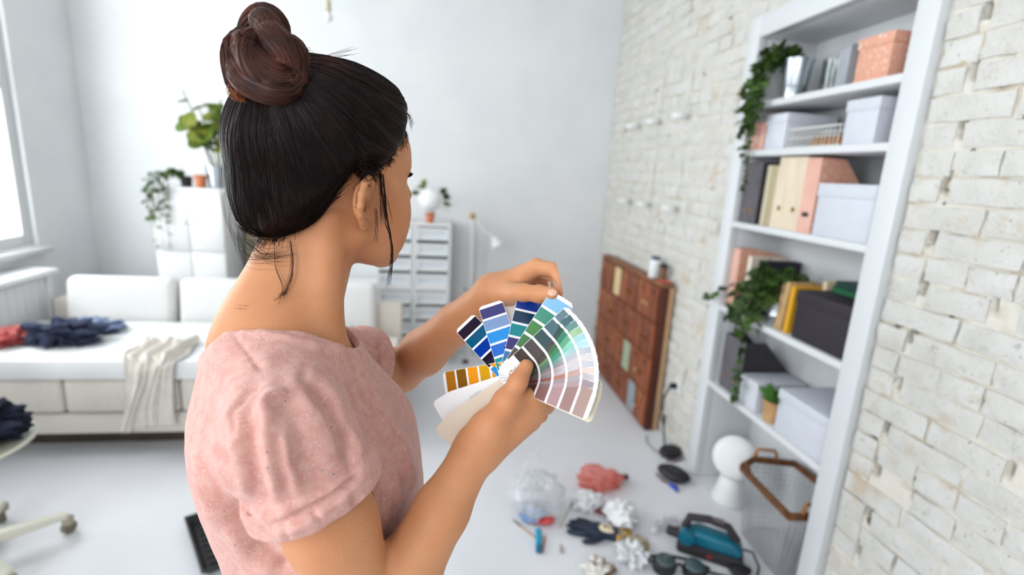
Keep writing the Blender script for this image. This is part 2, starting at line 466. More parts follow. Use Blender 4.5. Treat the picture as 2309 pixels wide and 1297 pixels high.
def lidbox(name, label, y0, y1, z, h, d, m, x=XF+.02, lid=.045, group=None, cat='box', rz=0.0, tabs=True):
    w_ = abs(y1-y0)
    t = thing(name, label, cat, (x + d/2, (y0+y1)/2, z), rz, group)
    MB().box((-d/2+.004, -w_/2+.004, 0), (d/2-.004, w_/2-.004, h-.006)).build('body', m, t, bevel=.003)
    MB().box((-d/2, -w_/2, h-lid), (d/2, w_/2, h)).build('lid', m, t, bevel=.003)
    return t
def magfile(name, label, y0, y1, z, h, d, m, mside=None, x=XF+.03, hole=None, rivets=None, group=None, low=.45, flip=False):
    """open-topped magazine holder, spine towards the room, sides cut on a slope"""
    w_ = abs(y1-y0); t = thing(name, label, 'magazine file', (x, (y0+y1)/2, z), 0, group)
    th = .004
    MB().box((0, -w_/2, 0), (th, w_/2, h)).build('spine', m, t, bevel=.001, seg=1)
    poly = [(th, 0), (d-th, 0), (d-th, h*low), (d*.42, h), (th, h)]
    for s in (-1, 1):
        a = s*w_/2
        MB().prism(poly, min(a, a-s*th), max(a, a-s*th), 'xz').build('side', mside or m, t)
    MB().box((d-th, -w_/2, 0), (d, w_/2, h*low)).build('back', mside or m, t)
    MB().box((th, -w_/2+th, 0), (d-th, w_/2-th, th)).build('bottom', mside or m, t)
    if hole: MB().box((-.0015, -hole[0]/2, hole[2]-hole[1]/2), (.0005, hole[0]/2, hole[2]+hole[1]/2)).build('label_slot', BLACK, t)
    if rivets:
        for s in (-1, 1):
            MB().lathe([(.003, -.001), (.011, -.001), (.011, .002), (.003, .002)], 16, m=Matrix.Translation((-.001, s*rivets[0], rivets[1])) @ Matrix.Rotation(math.pi/2, 4, 'Y')).build('rivet', BRASS, t)
    return t
def book(name, label, y0, y1, z, h, d, m, x=XF+.05, tilt=0.0, group=None, pages=True):
    w_ = abs(y1-y0); t = thing(name, label, 'book', (x, (y0+y1)/2, z), 0, group)
    t.rotation_euler = (tilt, 0, 0)
    c = MB(); e = .0025
    c.box((0, -w_/2, 0), (.004, w_/2, h)); c.box((.004, -w_/2, 0), (d, -w_/2+e, h)); c.box((.004, w_/2-e, 0), (d, w_/2, h))
    c.build('cover', m, t, bevel=.0008, seg=1)
    MB().box((.0045, -w_/2+e, .004), (d-.005, w_/2-e, h-.004)).build('pages', mat('paper', srgb(236, 228, 212), .8, col2=srgb(222, 212, 194), scale=60, stretch=(1, 30, 1)), t)
    return t

# leaves -------------------------------------------------------------
def leaf_mesh(name, kind, m):
    if kind == 'ivy': out = [(0, 0), (.30, -.16), (.62, -.06), (.55, .25), (.62, .42), (.38, .46), (.0, 1.0)]
    elif kind == 'fig': out = [(0, 0), (.20, .10), (.34, .35), (.40, .62), (.28, .88), (0, 1.0)]
    elif kind == 'oval': out = [(0, 0), (.22, .2), (.30, .5), (.2, .8), (0, 1.0)]
    else: out = [(0, 0), (.07, .2), (.09, .5), (.05, .85), (0, 1.0)]
    v = []; f = []
    for (x, y) in out: v.append((0, y, -.12*y*y))
    n = len(out)
    for sgn in (1, -1):
        o = len(v)
        for (x, y) in out: v.append((sgn*x, y, .14*abs(x) - .12*y*y))
        for i in range(n-1): f.append((i, o+i, o+i+1, i+1) if sgn > 0 else (i, i+1, o+i+1, o+i))
    me = bpy.data.meshes.new(name); me.from_pydata(v, [], f)
    bm = bmesh.new(); bm.from_mesh(me); bmesh.ops.remove_doubles(bm, verts=bm.verts, dist=1e-5)
    bmesh.ops.dissolve_degenerate(bm, edges=bm.edges, dist=1e-5); bm.to_mesh(me); bm.free()
    for p in me.polygons: p.use_smooth = True
    me.materials.append(m); return me
IVY = [leaf_mesh('leaf', 'ivy', LEAF_D), leaf_mesh('leaf', 'ivy', mat('ivy_leaf_young', srgb(58, 88, 36), .5, col2=srgb(88, 118, 52), scale=24))]
FIG = [leaf_mesh('leaf', 'fig', LEAF_L), leaf_mesh('leaf', 'fig', mat('fig_leaf_yellowing', srgb(150, 150, 56), .5, col2=srgb(96, 120, 44), scale=8))]
OVAL = [leaf_mesh('leaf', 'oval', LEAF_D)]
BLADE = [leaf_mesh('leaf', 'blade', mat('grass_blade', srgb(62, 112, 38), .5, col2=srgb(90, 146, 58), scale=20))]
def put_leaf(parent, meshes, p, direction, size, r, roll=None):
    d = Vector(direction).normalized(); q = d.to_track_quat('Y', 'Z')
    mw = Matrix.Translation(p) @ q.to_matrix().to_4x4() @ Matrix.Rotation(r.uniform(-1.2, 1.2) if roll is None else roll, 4, 'Y') @ Matrix.Scale(size, 4)
    return link('leaf', r.choice(meshes), None, parent, mw=mw)
def vine(parent, pts, n, size, r, spread=.02, meshes=IVY, stem_r=.0016):
    """a stem along pts (thing-local) with leaves on it"""
    P_ = [Vector(p) for p in pts]; dense = []
    for a, b in zip(P_[:-1], P_[1:]):
        for k in range(6): dense.append(a.lerp(b, k/6) + Vector((r.uniform(-1, 1), r.uniform(-1, 1), r.uniform(-1, 1)))*.003)
    dense.append(P_[-1])
    MB().tube(dense, stem_r, 5).build('stem', STEM, parent, smooth=True)
    for i in range(n):
        t = (i + r.random())/n*(len(dense)-1); k = min(int(t), len(dense)-2)
        p = dense[k].lerp(dense[k+1], t-k)
        off = Vector((r.uniform(-1, .35), r.uniform(-1, 1), r.uniform(-.6, .5)))
        put_leaf(parent, meshes, p + off*spread*.4, off + Vector((-.3, 0, -.25)), size*r.uniform(.7, 1.25), r)

# top compartment
lidbox('storage_box', 'peach terrazzo-patterned storage box with lid on the top shelf', 1.613, 1.765, SH[0], .15, .20, PINK_TERR, lid=.036)
t = magfile('magazine_file', 'grey open-topped file leaning beside the terrazzo box on the top shelf', 1.785, 1.885, SH[0], .142, .17, mat('blue_grey_card', srgb(176, 180, 188), .7, col2=srgb(164, 168, 178), scale=12), mat('dark_grey_card', srgb(140, 142, 148), .7), low=.25)
t.rotation_euler = (0, 0, -.35)
MB().lathe([(.002, 0), (.011, 0), (.011, .004), (.002, .004)], 16, m=Matrix.Translation((.004, .04, .138)) @ Matrix.Rotation(math.pi/2, 4, 'Y')).build('label_stud', BRASS, t)
def bucket(name, label, x, y, z, r0, r1, h, m, cat='planter', bands=True, soil=True):
    t = thing(name, label, cat, (x, y, z))
    pr = [(r0*.3, 0), (r0, 0), (r0+(r1-r0)*.3, h*.3), (r0+(r1-r0)*.33+.002, h*.33), (r0+(r1-r0)*.36, h*.36), (r1, h), (r1+.004, h+.001), (r1+.004, h-.006)] if bands else [(r0*.3, 0), (r0, 0), (r1, h)]
    pr += [(r1-.003, h), (r0, h*.8)]
    MB().lathe(pr, 32).build('pot', m, t, smooth=True, ang=35)
    if soil: MB().lathe([(.001, h*.82), (r1*.93, h*.84), (r1*.93, h*.8), (.001, h*.8)], 24).build('soil', SOIL, t)
    return t
r_ = random.Random(11)
t = bucket('potted_ivy', 'ivy trailing over the top shelf edge from a ribbed galvanised bucket', XF+.085, 2.165, SH[0], .045, .06, .165, METAL)
for k in range(5):      # crown
    a = r_.uniform(0, 6.28)
    vine(t, [(0, 0, .14), (.03*math.cos(a), .03*math.sin(a), .20), (.07*math.cos(a)-.02, .07*math.sin(a)+.03, .215), (.1*math.cos(a)-.03, .1*math.sin(a)+.05, .19)], 14, .036, r_, .035)
for k in range(7):      # cascade
    y = .06 + .022*k + r_.uniform(-.01, .01); L = [.20, .26, .22, .34, .28, .22, .18][k]
    vine(t, [(-.01, .02, .15), (-.045, y*.5, .20), (-.075, y*.85, .17), (-.10, y*.95, .06), (-.105, y, .10-L*.6), (-.105, y-.01, .10-L)], 26, .035, r_, .05)
vine(t, [(-.09, .10, .1), (-.108, .115, -.05), (-.106, .10, -.20), (-.104, .085, -.32), (-.106, .088, -.40)], 34, .024, r_, .02)
t = thing('glass_jar', 'dark clear glass jar standing behind the galvanised ivy bucket', 'jar', (XF+.20, 2.08, SH[0]))
MB().lathe([(.02, 0), (.045, 0), (.05, .05), (.052, .16), (.049, .16), (.046, .05), (.02, .004)], 24).build('glass', clear_mat('smoky_glass', (.72, .76, .76)), t, smooth=True)
MB().lathe([(.001, .001), (.044, .002), (.047, .06), (.001, .06)], 24).build('contents', mat('grey_pebbles', srgb(150, 152, 150), .8, col2=srgb(110, 112, 110), scale=80), t)

# second compartment
lidbox('storage_box', 'small coral pink box behind the ivy strand on the second shelf', 2.235, 2.335, SH[1], .125, .17, PINK, lid=.03)
lidbox('storage_box', 'white lidded box beside the coral box on the second shelf', 2.085, 2.228, SH[1], .152, .24, WHITE_BOX, lid=.04)
lidbox('storage_box', 'white lidded box at the near end of the second shelf', 1.615, 1.765, SH[1], .158, .24, WHITE_BOX, lid=.04)
WIRE = mat('white_wire', srgb(232, 230, 224), .4)
t = thing('wire_basket', 'low white wire basket of amber glasses on the second shelf', 'basket', (XF+.10, 1.925, SH[1]))
w_, d_, h_ = .285, .15, .078
for (z, r) in ((.004, .002), (.04, .0015), (h_, .0032)):
    MB().tube([(-d_/2, -w_/2, z), (d_/2, -w_/2, z), (d_/2, w_/2, z), (-d_/2, w_/2, z)], r, 6, closed=True).build('rim' if z == h_ else 'ring', WIRE, t, smooth=True)
for i in range(14):
    y = -w_/2 + w_*i/13
    MB().tube([(-d_/2, y, h_), (-d_/2, y, .004), (d_/2, y, .004), (d_/2, y, h_)], .0016, 5).build('wire', WIRE, t)
for i in range(1, 7):
    x = -d_/2 + d_*i/7
    MB().tube([(x, -w_/2, h_), (x, -w_/2, .004), (x, w_/2, .004), (x, w_/2, h_)], .0016, 5).build('wire', WIRE, t)
AMBER = mat('amber_glass', srgb(176, 112, 42), .15, col2=srgb(140, 82, 28), scale=30)
for i, (dx, dy) in enumerate([(-.04, -.11), (-.04, -.07), (-.04, -.03), (-.04, .01), (.02, -.09), (.02, -.045)]):
    o = thing('glass_jar', ['small amber jar nearest the white box in the wire basket', 'second small amber jar along the front of the wire basket', 'third small amber jar along the front of the wire basket', 'small amber jar at the middle of the wire basket front', 'amber jar in the back row of the wire basket near its end', 'amber jar in the back row of the wire basket near its middle'][i], 'jar', (XF+.10+dx, 1.925+dy, SH[1]+.0065), 0, 'amber jars in the wire basket')
    MB().lathe([(.008, 0), (.016, 0), (.017, .026), (.013, .033), (.012, .033)], 14).build('glass', AMBER, o, smooth=True)
    MB().lathe([(.004, .033), (.0145, .033), (.0145, .042), (.004, .042)], 14).build('lid', mat('dark_amber_lid', srgb(96, 58, 24), .4), o)

# third compartment
magfile('magazine_file', 'dark grey magazine file at the far end of the third shelf', 2.215, 2.345, SH[2], .285, .25, GREY_CARD, CHARCOAL, rivets=(.026, .06), low=.96)
for i, (y, w2, h2, c, lb) in enumerate([(2.182, .034, .272, srgb(206, 196, 168), 'thick cream book next to the dark grey file on the third shelf'), (2.146, .026, .272, srgb(190, 178, 140), 'olive-beige book in the middle of the three beside the dark file'), (2.119, .020, .268, srgb(222, 204, 184), 'slim cream book beside the pale birch file')]):
    book('book', lb, y-w2/2, y+w2/2, SH[2], h2, .2, mat('book_cloth_%d' % i, c, .8, col2=tuple(k*.9 for k in c), scale=14, stretch=(1, 1, .2)), x=XF+.045, group='books on the third shelf')
magfile('magazine_file', 'pale birch magazine file with two brass rivets on the third shelf', 1.925, 2.098, SH[2], .305, .25, CREAM_WOOD, rivets=(.045, .088), low=.5)
magfile('magazine_file', 'pink magazine file with black slot and terrazzo sides on the third shelf', 1.838, 1.918, SH[2], .298, .25, PINK, PINK_TERR, x=XF+.022, hole=(.036, .017, .075), low=.45)
lidbox('storage_box', 'large white lidded box at the near end of the third shelf', 1.552, 1.83, SH[2], .202, .26, WHITE_BOX, lid=.05)

# fourth compartment
magfile('magazine_file', 'pink magazine file at the far end of the fourth shelf', 2.285, 2.345, SH[3], .30, .24, PINK, PINK_TERR, low=.9)
book('book', 'cream book leaning by the pink file on the fourth shelf', 2.215, 2.245, SH[3], .275, .19, mat('cream_cloth', srgb(230, 218, 200), .8), group='books on the fourth shelf')
book('book', 'black-covered book behind the ivy on the fourth shelf', 2.165, 2.20, SH[3], .262, .2, mat('navy_black_cloth', srgb(40, 42, 54), .7), x=XF+.08, group='books on the fourth shelf')
t = bucket('potted_ivy', 'bushy ivy in a small metal pot spilling off the fourth shelf', XF+.10, 2.035, SH[3], .042, .056, .115, METAL)
for k in range(11):
    a = 2*math.pi*k/11 + r_.uniform(-.2, .2); q = r_.uniform(.07, .14)
    vine(t, [(0, 0, .10), (.03*math.cos(a), .03*math.sin(a), .17), (q*.6*math.cos(a)-.01, q*.6*math.sin(a), .20 + r_.uniform(-.01, .07)), (q*math.cos(a)-.02, min(q*math.sin(a), .11), .15 + r_.uniform(-.04, .07))], 18, .047, r_, .045)
for k in range(5):
    y = -.02+.035*k
    vine(t, [(-.02, y, .12), (-.06, y*1.3, .14), (-.095, y*1.5+.01, .09), (-.105, y*1.5+.015, .02), (-.108, y*1.4+.02, -.03-.02*(k % 3))], 14, .042, r_, .04)
vine(t, [(-.03, .06, .15), (-.08, .14, .16), (-.11, .22, .12), (-.13, .30, .07), (-.145, .36, .03)], 16, .033, r_, .02)
vine(t, [(-.09, .06, .06), (-.11, .065, -.08), (-.108, .05, -.22), (-.112, .04, -.33), (-.108, .055, -.42)], 38, .030, r_, .022)
vine(t, [(-.095, .10, .03), (-.118, .16, -.03), (-.125, .22, -.05)], 7, .026, r_, .015)
WOODBLK = mat('worn_pale_wood', srgb(206, 172, 126), .7, col2=srgb(182, 142, 96), scale=8, stretch=(5, 5, .8), bump=.1)
for i, (y, h2, w2, lb) in enumerate([(1.935, .215, .046, 'thick worn wooden plank standing by the ivy pot')]):
    o = MB().box((0, -w2/2, 0), (.15, w2/2, h2)).build('wood_plank', WOODBLK, bevel=.004); o.location = (XF+.03, y, SH[3]+.001); o.rotation_euler = (.05, 0, 0)
    tag(o, lb, 'plank')
book('book', 'yellow-spined book between the wooden plank and the charcoal box', 1.872, 1.895, SH[3]+.001, .205, .16, mat('yellow_cloth', srgb(226, 168, 40), .6), x=XF+.03, tilt=.03, group='books on the fourth shelf')
book('book', 'small cream book behind the yellow-spined one', 1.838, 1.862, SH[3], .236, .13, mat('ivory_cloth', srgb(222, 206, 170), .8), x=XF+.15, group='books on the fourth shelf')
for i, (z, c, lb) in enumerate([(.206, srgb(24, 96, 62), 'bright green book lying on the charcoal box'), (.232, srgb(22, 60, 56), 'dark teal book on top of the green one')]):
    o = thing('book', lb, 'book', (XF+.215, 1.71, SH[3]+z-.004), 0, 'books on the fourth shelf')
    MB().box((-.06, -.10+.008*i, 0), (.06, .10-.012*i, .003)).build('cover', mat('green_cover_%d' % i, c, .6), o)
    MB().box((-.057, -.096+.008*i, .003), (.057, .094-.012*i, .020)).build('pages', MATS['paper'], o)
    MB().box((-.06, -.10+.008*i, .020), (.06, .10-.012*i, .023)).build('cover', MATS['green_cover_%d' % i], o)
    MB().box((-.062, -.10+.008*i, 0), (-.058, .10-.012*i, .023)).build('cover', MATS['green_cover_%d' % i], o)
lidbox('storage_box', 'large charcoal box at the near end of the fourth shelf', 1.552, 1.838, SH[3], .202, .28, mat('charcoal_box_card', srgb(46, 41, 48), .7), lid=.05)

# fifth compartment
magfile('magazine_file', 'charcoal magazine file with sloping sides on the lowest shelf', 2.125, 2.295, SH[4], .285, .26, GREY_CARD, CHARCOAL, rivets=(.04, .07), low=.45)
lidbox('storage_box', 'narrow white box beside the charcoal file on the lowest shelf', 1.972, 2.112, SH[4], .14, .24, WHITE_BOX, lid=.035)
t = bucket('potted_grass', 'small green plant in a kraft paper pot between white boxes', XF+.055, 1.893, SH[4], .036, .048, .10, mat('kraft_paper', srgb(200, 160, 112), .85, col2=srgb(184, 142, 96), scale=20), bands=False)
for k in range(70):
    a = r_.uniform(0, 6.28); e = r_.uniform(.2, 1.3)
    put_leaf(t, BLADE, (.02*math.cos(a), .02*math.sin(a), .085), (math.cos(a)*e, math.sin(a)*e, 1.0), r_.uniform(.05, .095), r_)
lidbox('storage_box', 'big white lidded box at the near end of the lowest shelf', 1.545, 1.838, SH[4], .186, .27, WHITE_BOX, lid=.045)

# floor compartment: lamp and wire basket
t = thing('table_lamp', 'white table lamp with a round shade standing at the foot of the bookcase', 'lamp', (1.55, 2.145, 0))
MB().lathe([(.02, 0), (.082, 0), (.086, .006), (.072, .06), (.06, .12), (.05, .135), (.02, .138)], 36).build('base', WHITE_PLASTIC, t, smooth=True, ang=30)
MB().lathe([(.01, -.026), (.068, -.024), (.100, -.014), (.110, 0), (.100, .014), (.068, .024), (.01, .026)], 44, m=Matrix.Translation((-.01, -.01, .246)) @ Vector((-.66, -.66, .36)).to_track_quat('Z', 'Y').to_matrix().to_4x4()).build('shade', mat('matte_white_shade', srgb(240, 241, 240), .5, sss=.0), t, smooth=True)
MB().tube([(0, 0, .13), (.015, 0, .20), (.02, 0, .262)], .012, 10).build('stem', WHITE_PLASTIC, t, smooth=True)

bz = .33
rim_px = [(1672, 1055), (1700, 1036), (1792, 1046), (1850, 1092), (1838, 1166), (1780, 1166)]
rim = [on(x, y, 2, bz) for x, y in rim_px]
ctr = sum(rim, Vector())/len(rim); ctr.z = 0
t = thing('wire_basket', 'tall wire mesh basket with wooden rim and handles by the bookcase foot', 'basket', (ctr.x, ctr.y, 0))
lr = [p - ctr for p in rim]
WOODRIM = mat('walnut_rim', srgb(124, 78, 40), .5, col2=srgb(92, 56, 28), scale=9, stretch=(4, 4, 1))
WOODLT = mat('oak_handle', srgb(178, 118, 58), .5, col2=srgb(150, 92, 42), scale=10, stretch=(4, 4, 1))
for a, b in zip(lr, lr[1:]+lr[:1]):
    d = (b-a).normalized(); nrm = Vector((-d.y, d.x, 0))
    mb = MB(); e = .009
    vs = [a - d*.004 - nrm*e, b + d*.004 - nrm*e, b + d*.004 + nrm*e, a - d*.004 + nrm*e]
    mb.add([(p.x, p.y, bz-.014) for p in vs] + [(p.x, p.y, bz+.014) for p in vs], [(0,3,2,1),(4,5,6,7),(0,1,5,4),(1,2,6,5),(2,3,7,6),(3,0,4,7)])
    mb.build('rim_slat', WOODRIM, t, bevel=.002)
GALV = mat('wire_mesh_steel', srgb(186, 188, 190), .4, .5)
def ringat(z):
    s = .72 + .28*z/bz
    return [Vector((p.x*s, p.y*s, z)) for p in lr]
WRR = .0019
wm = MB()
for i in range(14):
    wm.tube(ringat(.004 + (bz-.015)*i/13), WRR, 4, closed=True)
ra, rb = ringat(.004), ringat(bz-.01)
for k in range(6):
    n_ = max(3, int((lr[k]-lr[(k+1) % 6]).length/.026))
    for q in range(n_):
        u = q/n_
        wm.tube([ra[k].lerp(ra[(k+1) % 6], u), rb[k].lerp(rb[(k+1) % 6], u)], WRR, 4)
xs = [p.x for p in ra]; ysb = [p.y for p in ra]
def clipseg(fix, axis):     # chord of the floor polygon
    hits = []
    for a, b in zip(ra, ra[1:]+ra[:1]):
        if (a[axis]-fix)*(b[axis]-fix) < 0:
            u = (fix-a[axis])/(b[axis]-a[axis]); hits.append(a.lerp(b, u))
    return hits
for axis, vals in ((0, xs), (1, ysb)):
    v_ = min(vals)+.012
    while v_ < max(vals):
        h = clipseg(v_, axis)
        if len(h) == 2: wm.tube(h, WRR, 4)
        v_ += .024
wm.build('wire_mesh', GALV, t)
def handle(i, j, u0, u1, m, hh=.055):
    a = lr[i].lerp(lr[j], u0); b = lr[i].lerp(lr[j], u1)
    a = Vector((a.x, a.y, bz)); b = Vector((b.x, b.y, bz)); up = Vector((0, 0, hh))
    MB().tube([a, a+up*.75+(b-a)*.06, a+up+(b-a)*.14, b+up-(b-a)*.14, b+up*.75-(b-a)*.06, b], .0075, 8).build('handle', m, t, smooth=True)
handle(1, 2, .0, .55, WOODLT); handle(4, 5, .05, .5, WOODLT); handle(5, 0, .82, 1.0, WOODRIM, .03)

# ---------------------------------------------------------------- old wooden locker cabinet
CW = mat('old_red_brown_wood', srgb(148, 80, 45), .5, col2=srgb(106, 54, 32), scale=6, stretch=(3, 3, .7), bump=.1)
CW2 = mat('old_brown_door_wood', srgb(164, 92, 52), .5, col2=srgb(122, 64, 37), scale=5, stretch=(5, 5, .6), bump=.1)
CWD = mat('old_dark_end_panel', srgb(92, 42, 26), .5, col2=srgb(74, 34, 22), scale=6, stretch=(3, 3, .5))
TANW = mat('raw_plywood', srgb(206, 172, 132), .8, col2=srgb(190, 150, 110), scale=6, stretch=(4, 4, .5))
KX, KY0, KY1, KZ = 1.376, 2.87, 4.02, .985
t = thing('locker_cabinet', 'old red-brown wooden cabinet of many small doors against the brick wall', 'cabinet', (1.43, (KY0+KY1)/2, 0))
def kp(mb, name, m, parent=None, bevel=.003): return wp(mb, name, m, parent, bevel, root=t)
kp(MB().box((KX+.012, KY0, 0), (1.44, KY0+.022, KZ-.02)), 'end_panel', CWD)
kp(MB().box((KX+.012, KY1-.022, 0), (1.44, KY1, KZ-.02)), 'end_panel', CWD)
kp(MB().box((KX+.012, KY0+.022, .0), (1.44, KY1-.022, .02)), 'bottom_panel', CW)
kp(MB().box((KX+.004, KY0-.004, KZ-.02), (1.45, KY1+.004, KZ)), 'top_panel', mat('dusty_top_wood', srgb(150, 104, 76), .7, col2=srgb(128, 84, 60), scale=8))
kp(MB().box((1.44, KY0+.004, .0), (1.474, KY1-.004, KZ-.024)), 'back_panel', TANW)
kp(MB().box((KX+.02, KY0+.022, .02), (KX+.03, KY1-.022, KZ-.02)), 'carcass', mat('cabinet_gap_dark', srgb(48, 24, 16), .8))
ncol, nrow = 7, 4
cards = {(4, 3): srgb(228, 204, 158), (2, 1): srgb(166, 178, 152), (1, 0): srgb(150, 160, 168)}
rk = random.Random(5)
PAPER_KNOB = mat('cream_knob', srgb(206, 178, 142), .4)
for c in range(ncol):
    for r in range(nrow):
        a = KY0 + .012 + (KY1-KY0-.024)*c/ncol; b = KY0 + .012 + (KY1-KY0-.024)*(c+1)/ncol
        z0 = .012 + (KZ-.034)*r/nrow; z1 = .012 + (KZ-.034)*(r+1)/nrow
        do = kp(MB().box((KX, a+.004, z0+.004), (KX+.019, b-.004, z1-.004)), 'door', rk.choice([CW, CW2, CW2]), None, .003)
        if (c, r) in cards:
            kp(MB().box((KX-.002, a+.018, z0+.015), (KX, b-.018, z1-.015)), 'paper_card', mat('card_%d%d' % (c, r), cards[(c, r)], .8, col2=tuple(q*.9 for q in cards[(c, r)]), scale=15), do, 0)
        else:
            kp(MB().lathe([(.003, 0), (.006, .004), (.011, .012), (.011, .018), (.003, .022)], 12, m=Matrix.Translation((KX, a+.028 if c % 2 else b-.028, (z0+z1)/2 - .02)) @ Matrix.Rotation(-math.pi/2, 4, 'Y')), 'knob', PAPER_KNOB if (c < 2 and rk.random() < .7) or rk.random() < .15 else BRASS, do, 0)
            kp(MB().box((KX-.0012, (a+b)/2-.022, z1-.06), (KX, (a+b)/2+.022, z1-.035)), 'label_holder', BRASS if rk.random() < .4 else CWD, do, 0)
# things on the cabinet
t2 = thing('paint_jar', 'white jar with a dark blue lid standing on the wooden cabinet', 'jar', (1.425, 3.09, KZ))
MB().lathe([(.01, 0), (.036, 0), (.038, .004), (.038, .105), (.033, .118), (.01, .118)], 24).build('body', WHITE_PLASTIC, t2, smooth=True, ang=30)
MB().lathe([(.01, .118), (.030, .118), (.030, .135), (.026, .138), (.01, .138)], 24).build('lid', mat('navy_lid', srgb(62, 74, 104), .4), t2, smooth=True, ang=30)
t2 = thing('tin_can', 'small brown and black tin beside the white jar on the cabinet', 'tin', (1.435, 2.985, KZ))
MB().lathe([(.008, 0), (.025, 0), (.025, .085), (.008, .085)], 20).build('body', mat('brown_label_tin', srgb(128, 84, 62), .5, col2=srgb(90, 92, 70), scale=18), t2, smooth=True, ang=30)
MB().lathe([(.008, .085), (.026, .085), (.026, .108), (.008, .108)], 20).build('lid', BLACK, t2, smooth=True, ang=30)
t2 = thing('dish', 'flat coral red dish at the near corner of the wooden cabinet top', 'dish', (1.42, 2.925, KZ))
MB().lathe([(.01, 0), (.034, 0), (.046, .008), (.044, .011), (.032, .004), (.01, .004)], 24).build('dish', mat('coral_glaze', srgb(214, 108, 88), .4), t2, smooth=True)
# wall-hung wire candle holders, two rows of three
names = ['far', 'middle', 'near']
for r, (z, ys_) in enumerate(((1.99, (3.772, 3.42, 3.023)), (1.443, (3.794, 3.43, 3.018)))):
    for c, y in enumerate(ys_):
        o = thing('candle_sconce', '%s white wire candle holder of the %s row on the brick wall' % (names[c], 'upper' if r == 0 else 'lower'), 'candle holder', (XB-.012, y, z), 0, 'white wire candle holders on the brick wall')
        MB().tube([(-.01, -.03, .0), (0, -.006, .26), (0, 0, .275), (0, .006, .26), (-.01, .03, 0)], .0028, 6).build('wire_loop', WIRE, o, smooth=True)
        MB().tube([(-.05, 0, 0), (0, 0, .12)], .002, 6).build('wire_brace', WIRE, o, smooth=True)
        MB().lathe([(.005, -.012), (.042, -.012), (.046, .008), (.043, .008), (.04, -.006), (.005, -.006)], 24, c=(-.048, 0, 0)).build('dish', WHITE_PLASTIC, o, smooth=True)
        MB().lathe([(.004, 0), (.02, 0), (.02, .018), (.004, .018)], 16, c=(-.048, 0, -.006)).build('tealight', WHITE_PLASTIC, o, smooth=True, ang=30)
# wall socket with plug and cables
t2 = thing('wall_socket', 'white double wall socket with black plug beside the wooden cabinet', 'socket', (XB-.012, 2.71, .387))
MB().box((0, -.04, -.04), (.012, .04, .04)).build('plate', WHITE_PLASTIC, t2, bevel=.003)
MB().lathe([(.004, 0), (.019, 0), (.019, .03), (.012, .04), (.004, .04)], 16, m=Matrix.Rotation(-math.pi/2, 4, 'Y')).build('plug', BLACK, t2, smooth=True, ang=35)
o = MB().tube([(XB-.05, 2.71, .38), (XB-.07, 2.73, .30), (XB-.05, 2.76, .16), (XB-.05, 2.72, .10), (XB-.06, 2.70, .2), (XB-.045, 2.74, .12), (XB-.06, 2.66, .012), (XB-.10, 2.60, .008), (1.42, 2.60, .008)], .006, 8).build('power_cable', BLACK, smooth=True)
tag(o, 'black cable looped from the wall socket down to the floor', 'cable')
o = MB().tube([(1.37, 2.80, .005), (1.34, 2.72, .005), (1.35, 2.62, .005), (1.37, 2.585, .005), (1.36, 2.60, .0055)], .004, 6).build('thin_cord', mat('grey_cord', srgb(150, 142, 134), .6), smooth=True)
tag(o, 'thin grey cord on the floor from the cabinet to the knee pad', 'cord')
# ---------------------------------------------------------------- sofa
SOFA = mat('oatmeal_sofa_fabric', srgb(230, 223, 213), .9, col2=srgb(222, 214, 204), scale=90, bump=.12, bscale=160, sheen=.2)
SOFA_C = mat('pale_grey_cushion_fabric', srgb(228, 227, 225), .9, col2=srgb(220, 219, 218), scale=90, bump=.12, bscale=160, sheen=.2)
t = thing('sofa', 'pale oatmeal fabric sofa with loose back cushions, partly hidden by the woman', 'sofa', (-1.3, 3.1, 0))
def sp(mb, name, m, bevel=.01, **k): return wp(mb, name, m, None, bevel, root=t, **k)
SX0, SX1 = -2.40, -.22
sp(MB().box((SX0, 2.70, .14), (SX1, 3.55, .26)), 'base_frame', SOFA, .015)
for i in range(4):
    a = SX0 + (SX1-SX0)*i/4; b = SX0 + (SX1-SX0)*(i+1)/4
    sp(MB().box((a+.003, 2.685, .265), (b-.003, 3.42, .455)), 'seat_cushion', SOFA, .025, seg=4)
sp(MB().box((SX0, 3.50, .265), (SX1, 3.62, .66)), 'back_frame', SOFA, .02)
for (a, b) in ((-2.27, -1.645), (-1.62, -1.01), (-.99, -.385)):
    m4 = Matrix.Translation(((a+b)/2, 3.44, .46)) @ Matrix.Rotation(math.radians(-9), 4, 'X')
    mb = MB().box((-(b-a)/2, -.065, 0), ((b-a)/2, .065, .36), m4)
    sp(mb, 'back_cushion', SOFA_C, .05, seg=5)
sp(MB().box((SX0+.16, 2.87, 0), (SX1-.16, 3.40, .139)), 'plinth_or_shade', mat('under_sofa_shade', srgb(84, 72, 62), .7, col2=srgb(70, 60, 52), scale=8), .004)  # dark block stands in for the shade under the sofa
for x in (SX0+.1, SX1-.1):
    for y in (2.80, 3.45):
        sp(MB().lathe([(.004, 0), (.016, 0), (.022, .14), (.004, .14)], 12, c=(x, y, 0)), 'leg', mat('dark_leg_wood', srgb(70, 52, 40), .5), 0)
o = MB().box((-.92, -.33, 0), (.92, .345, .10)).build('flat_board', WHITE_PAINT, bevel=.004)
o.location = (-1.46, 3.005, .457); tag(o, 'long white board lying flat across the sofa seat', 'board')
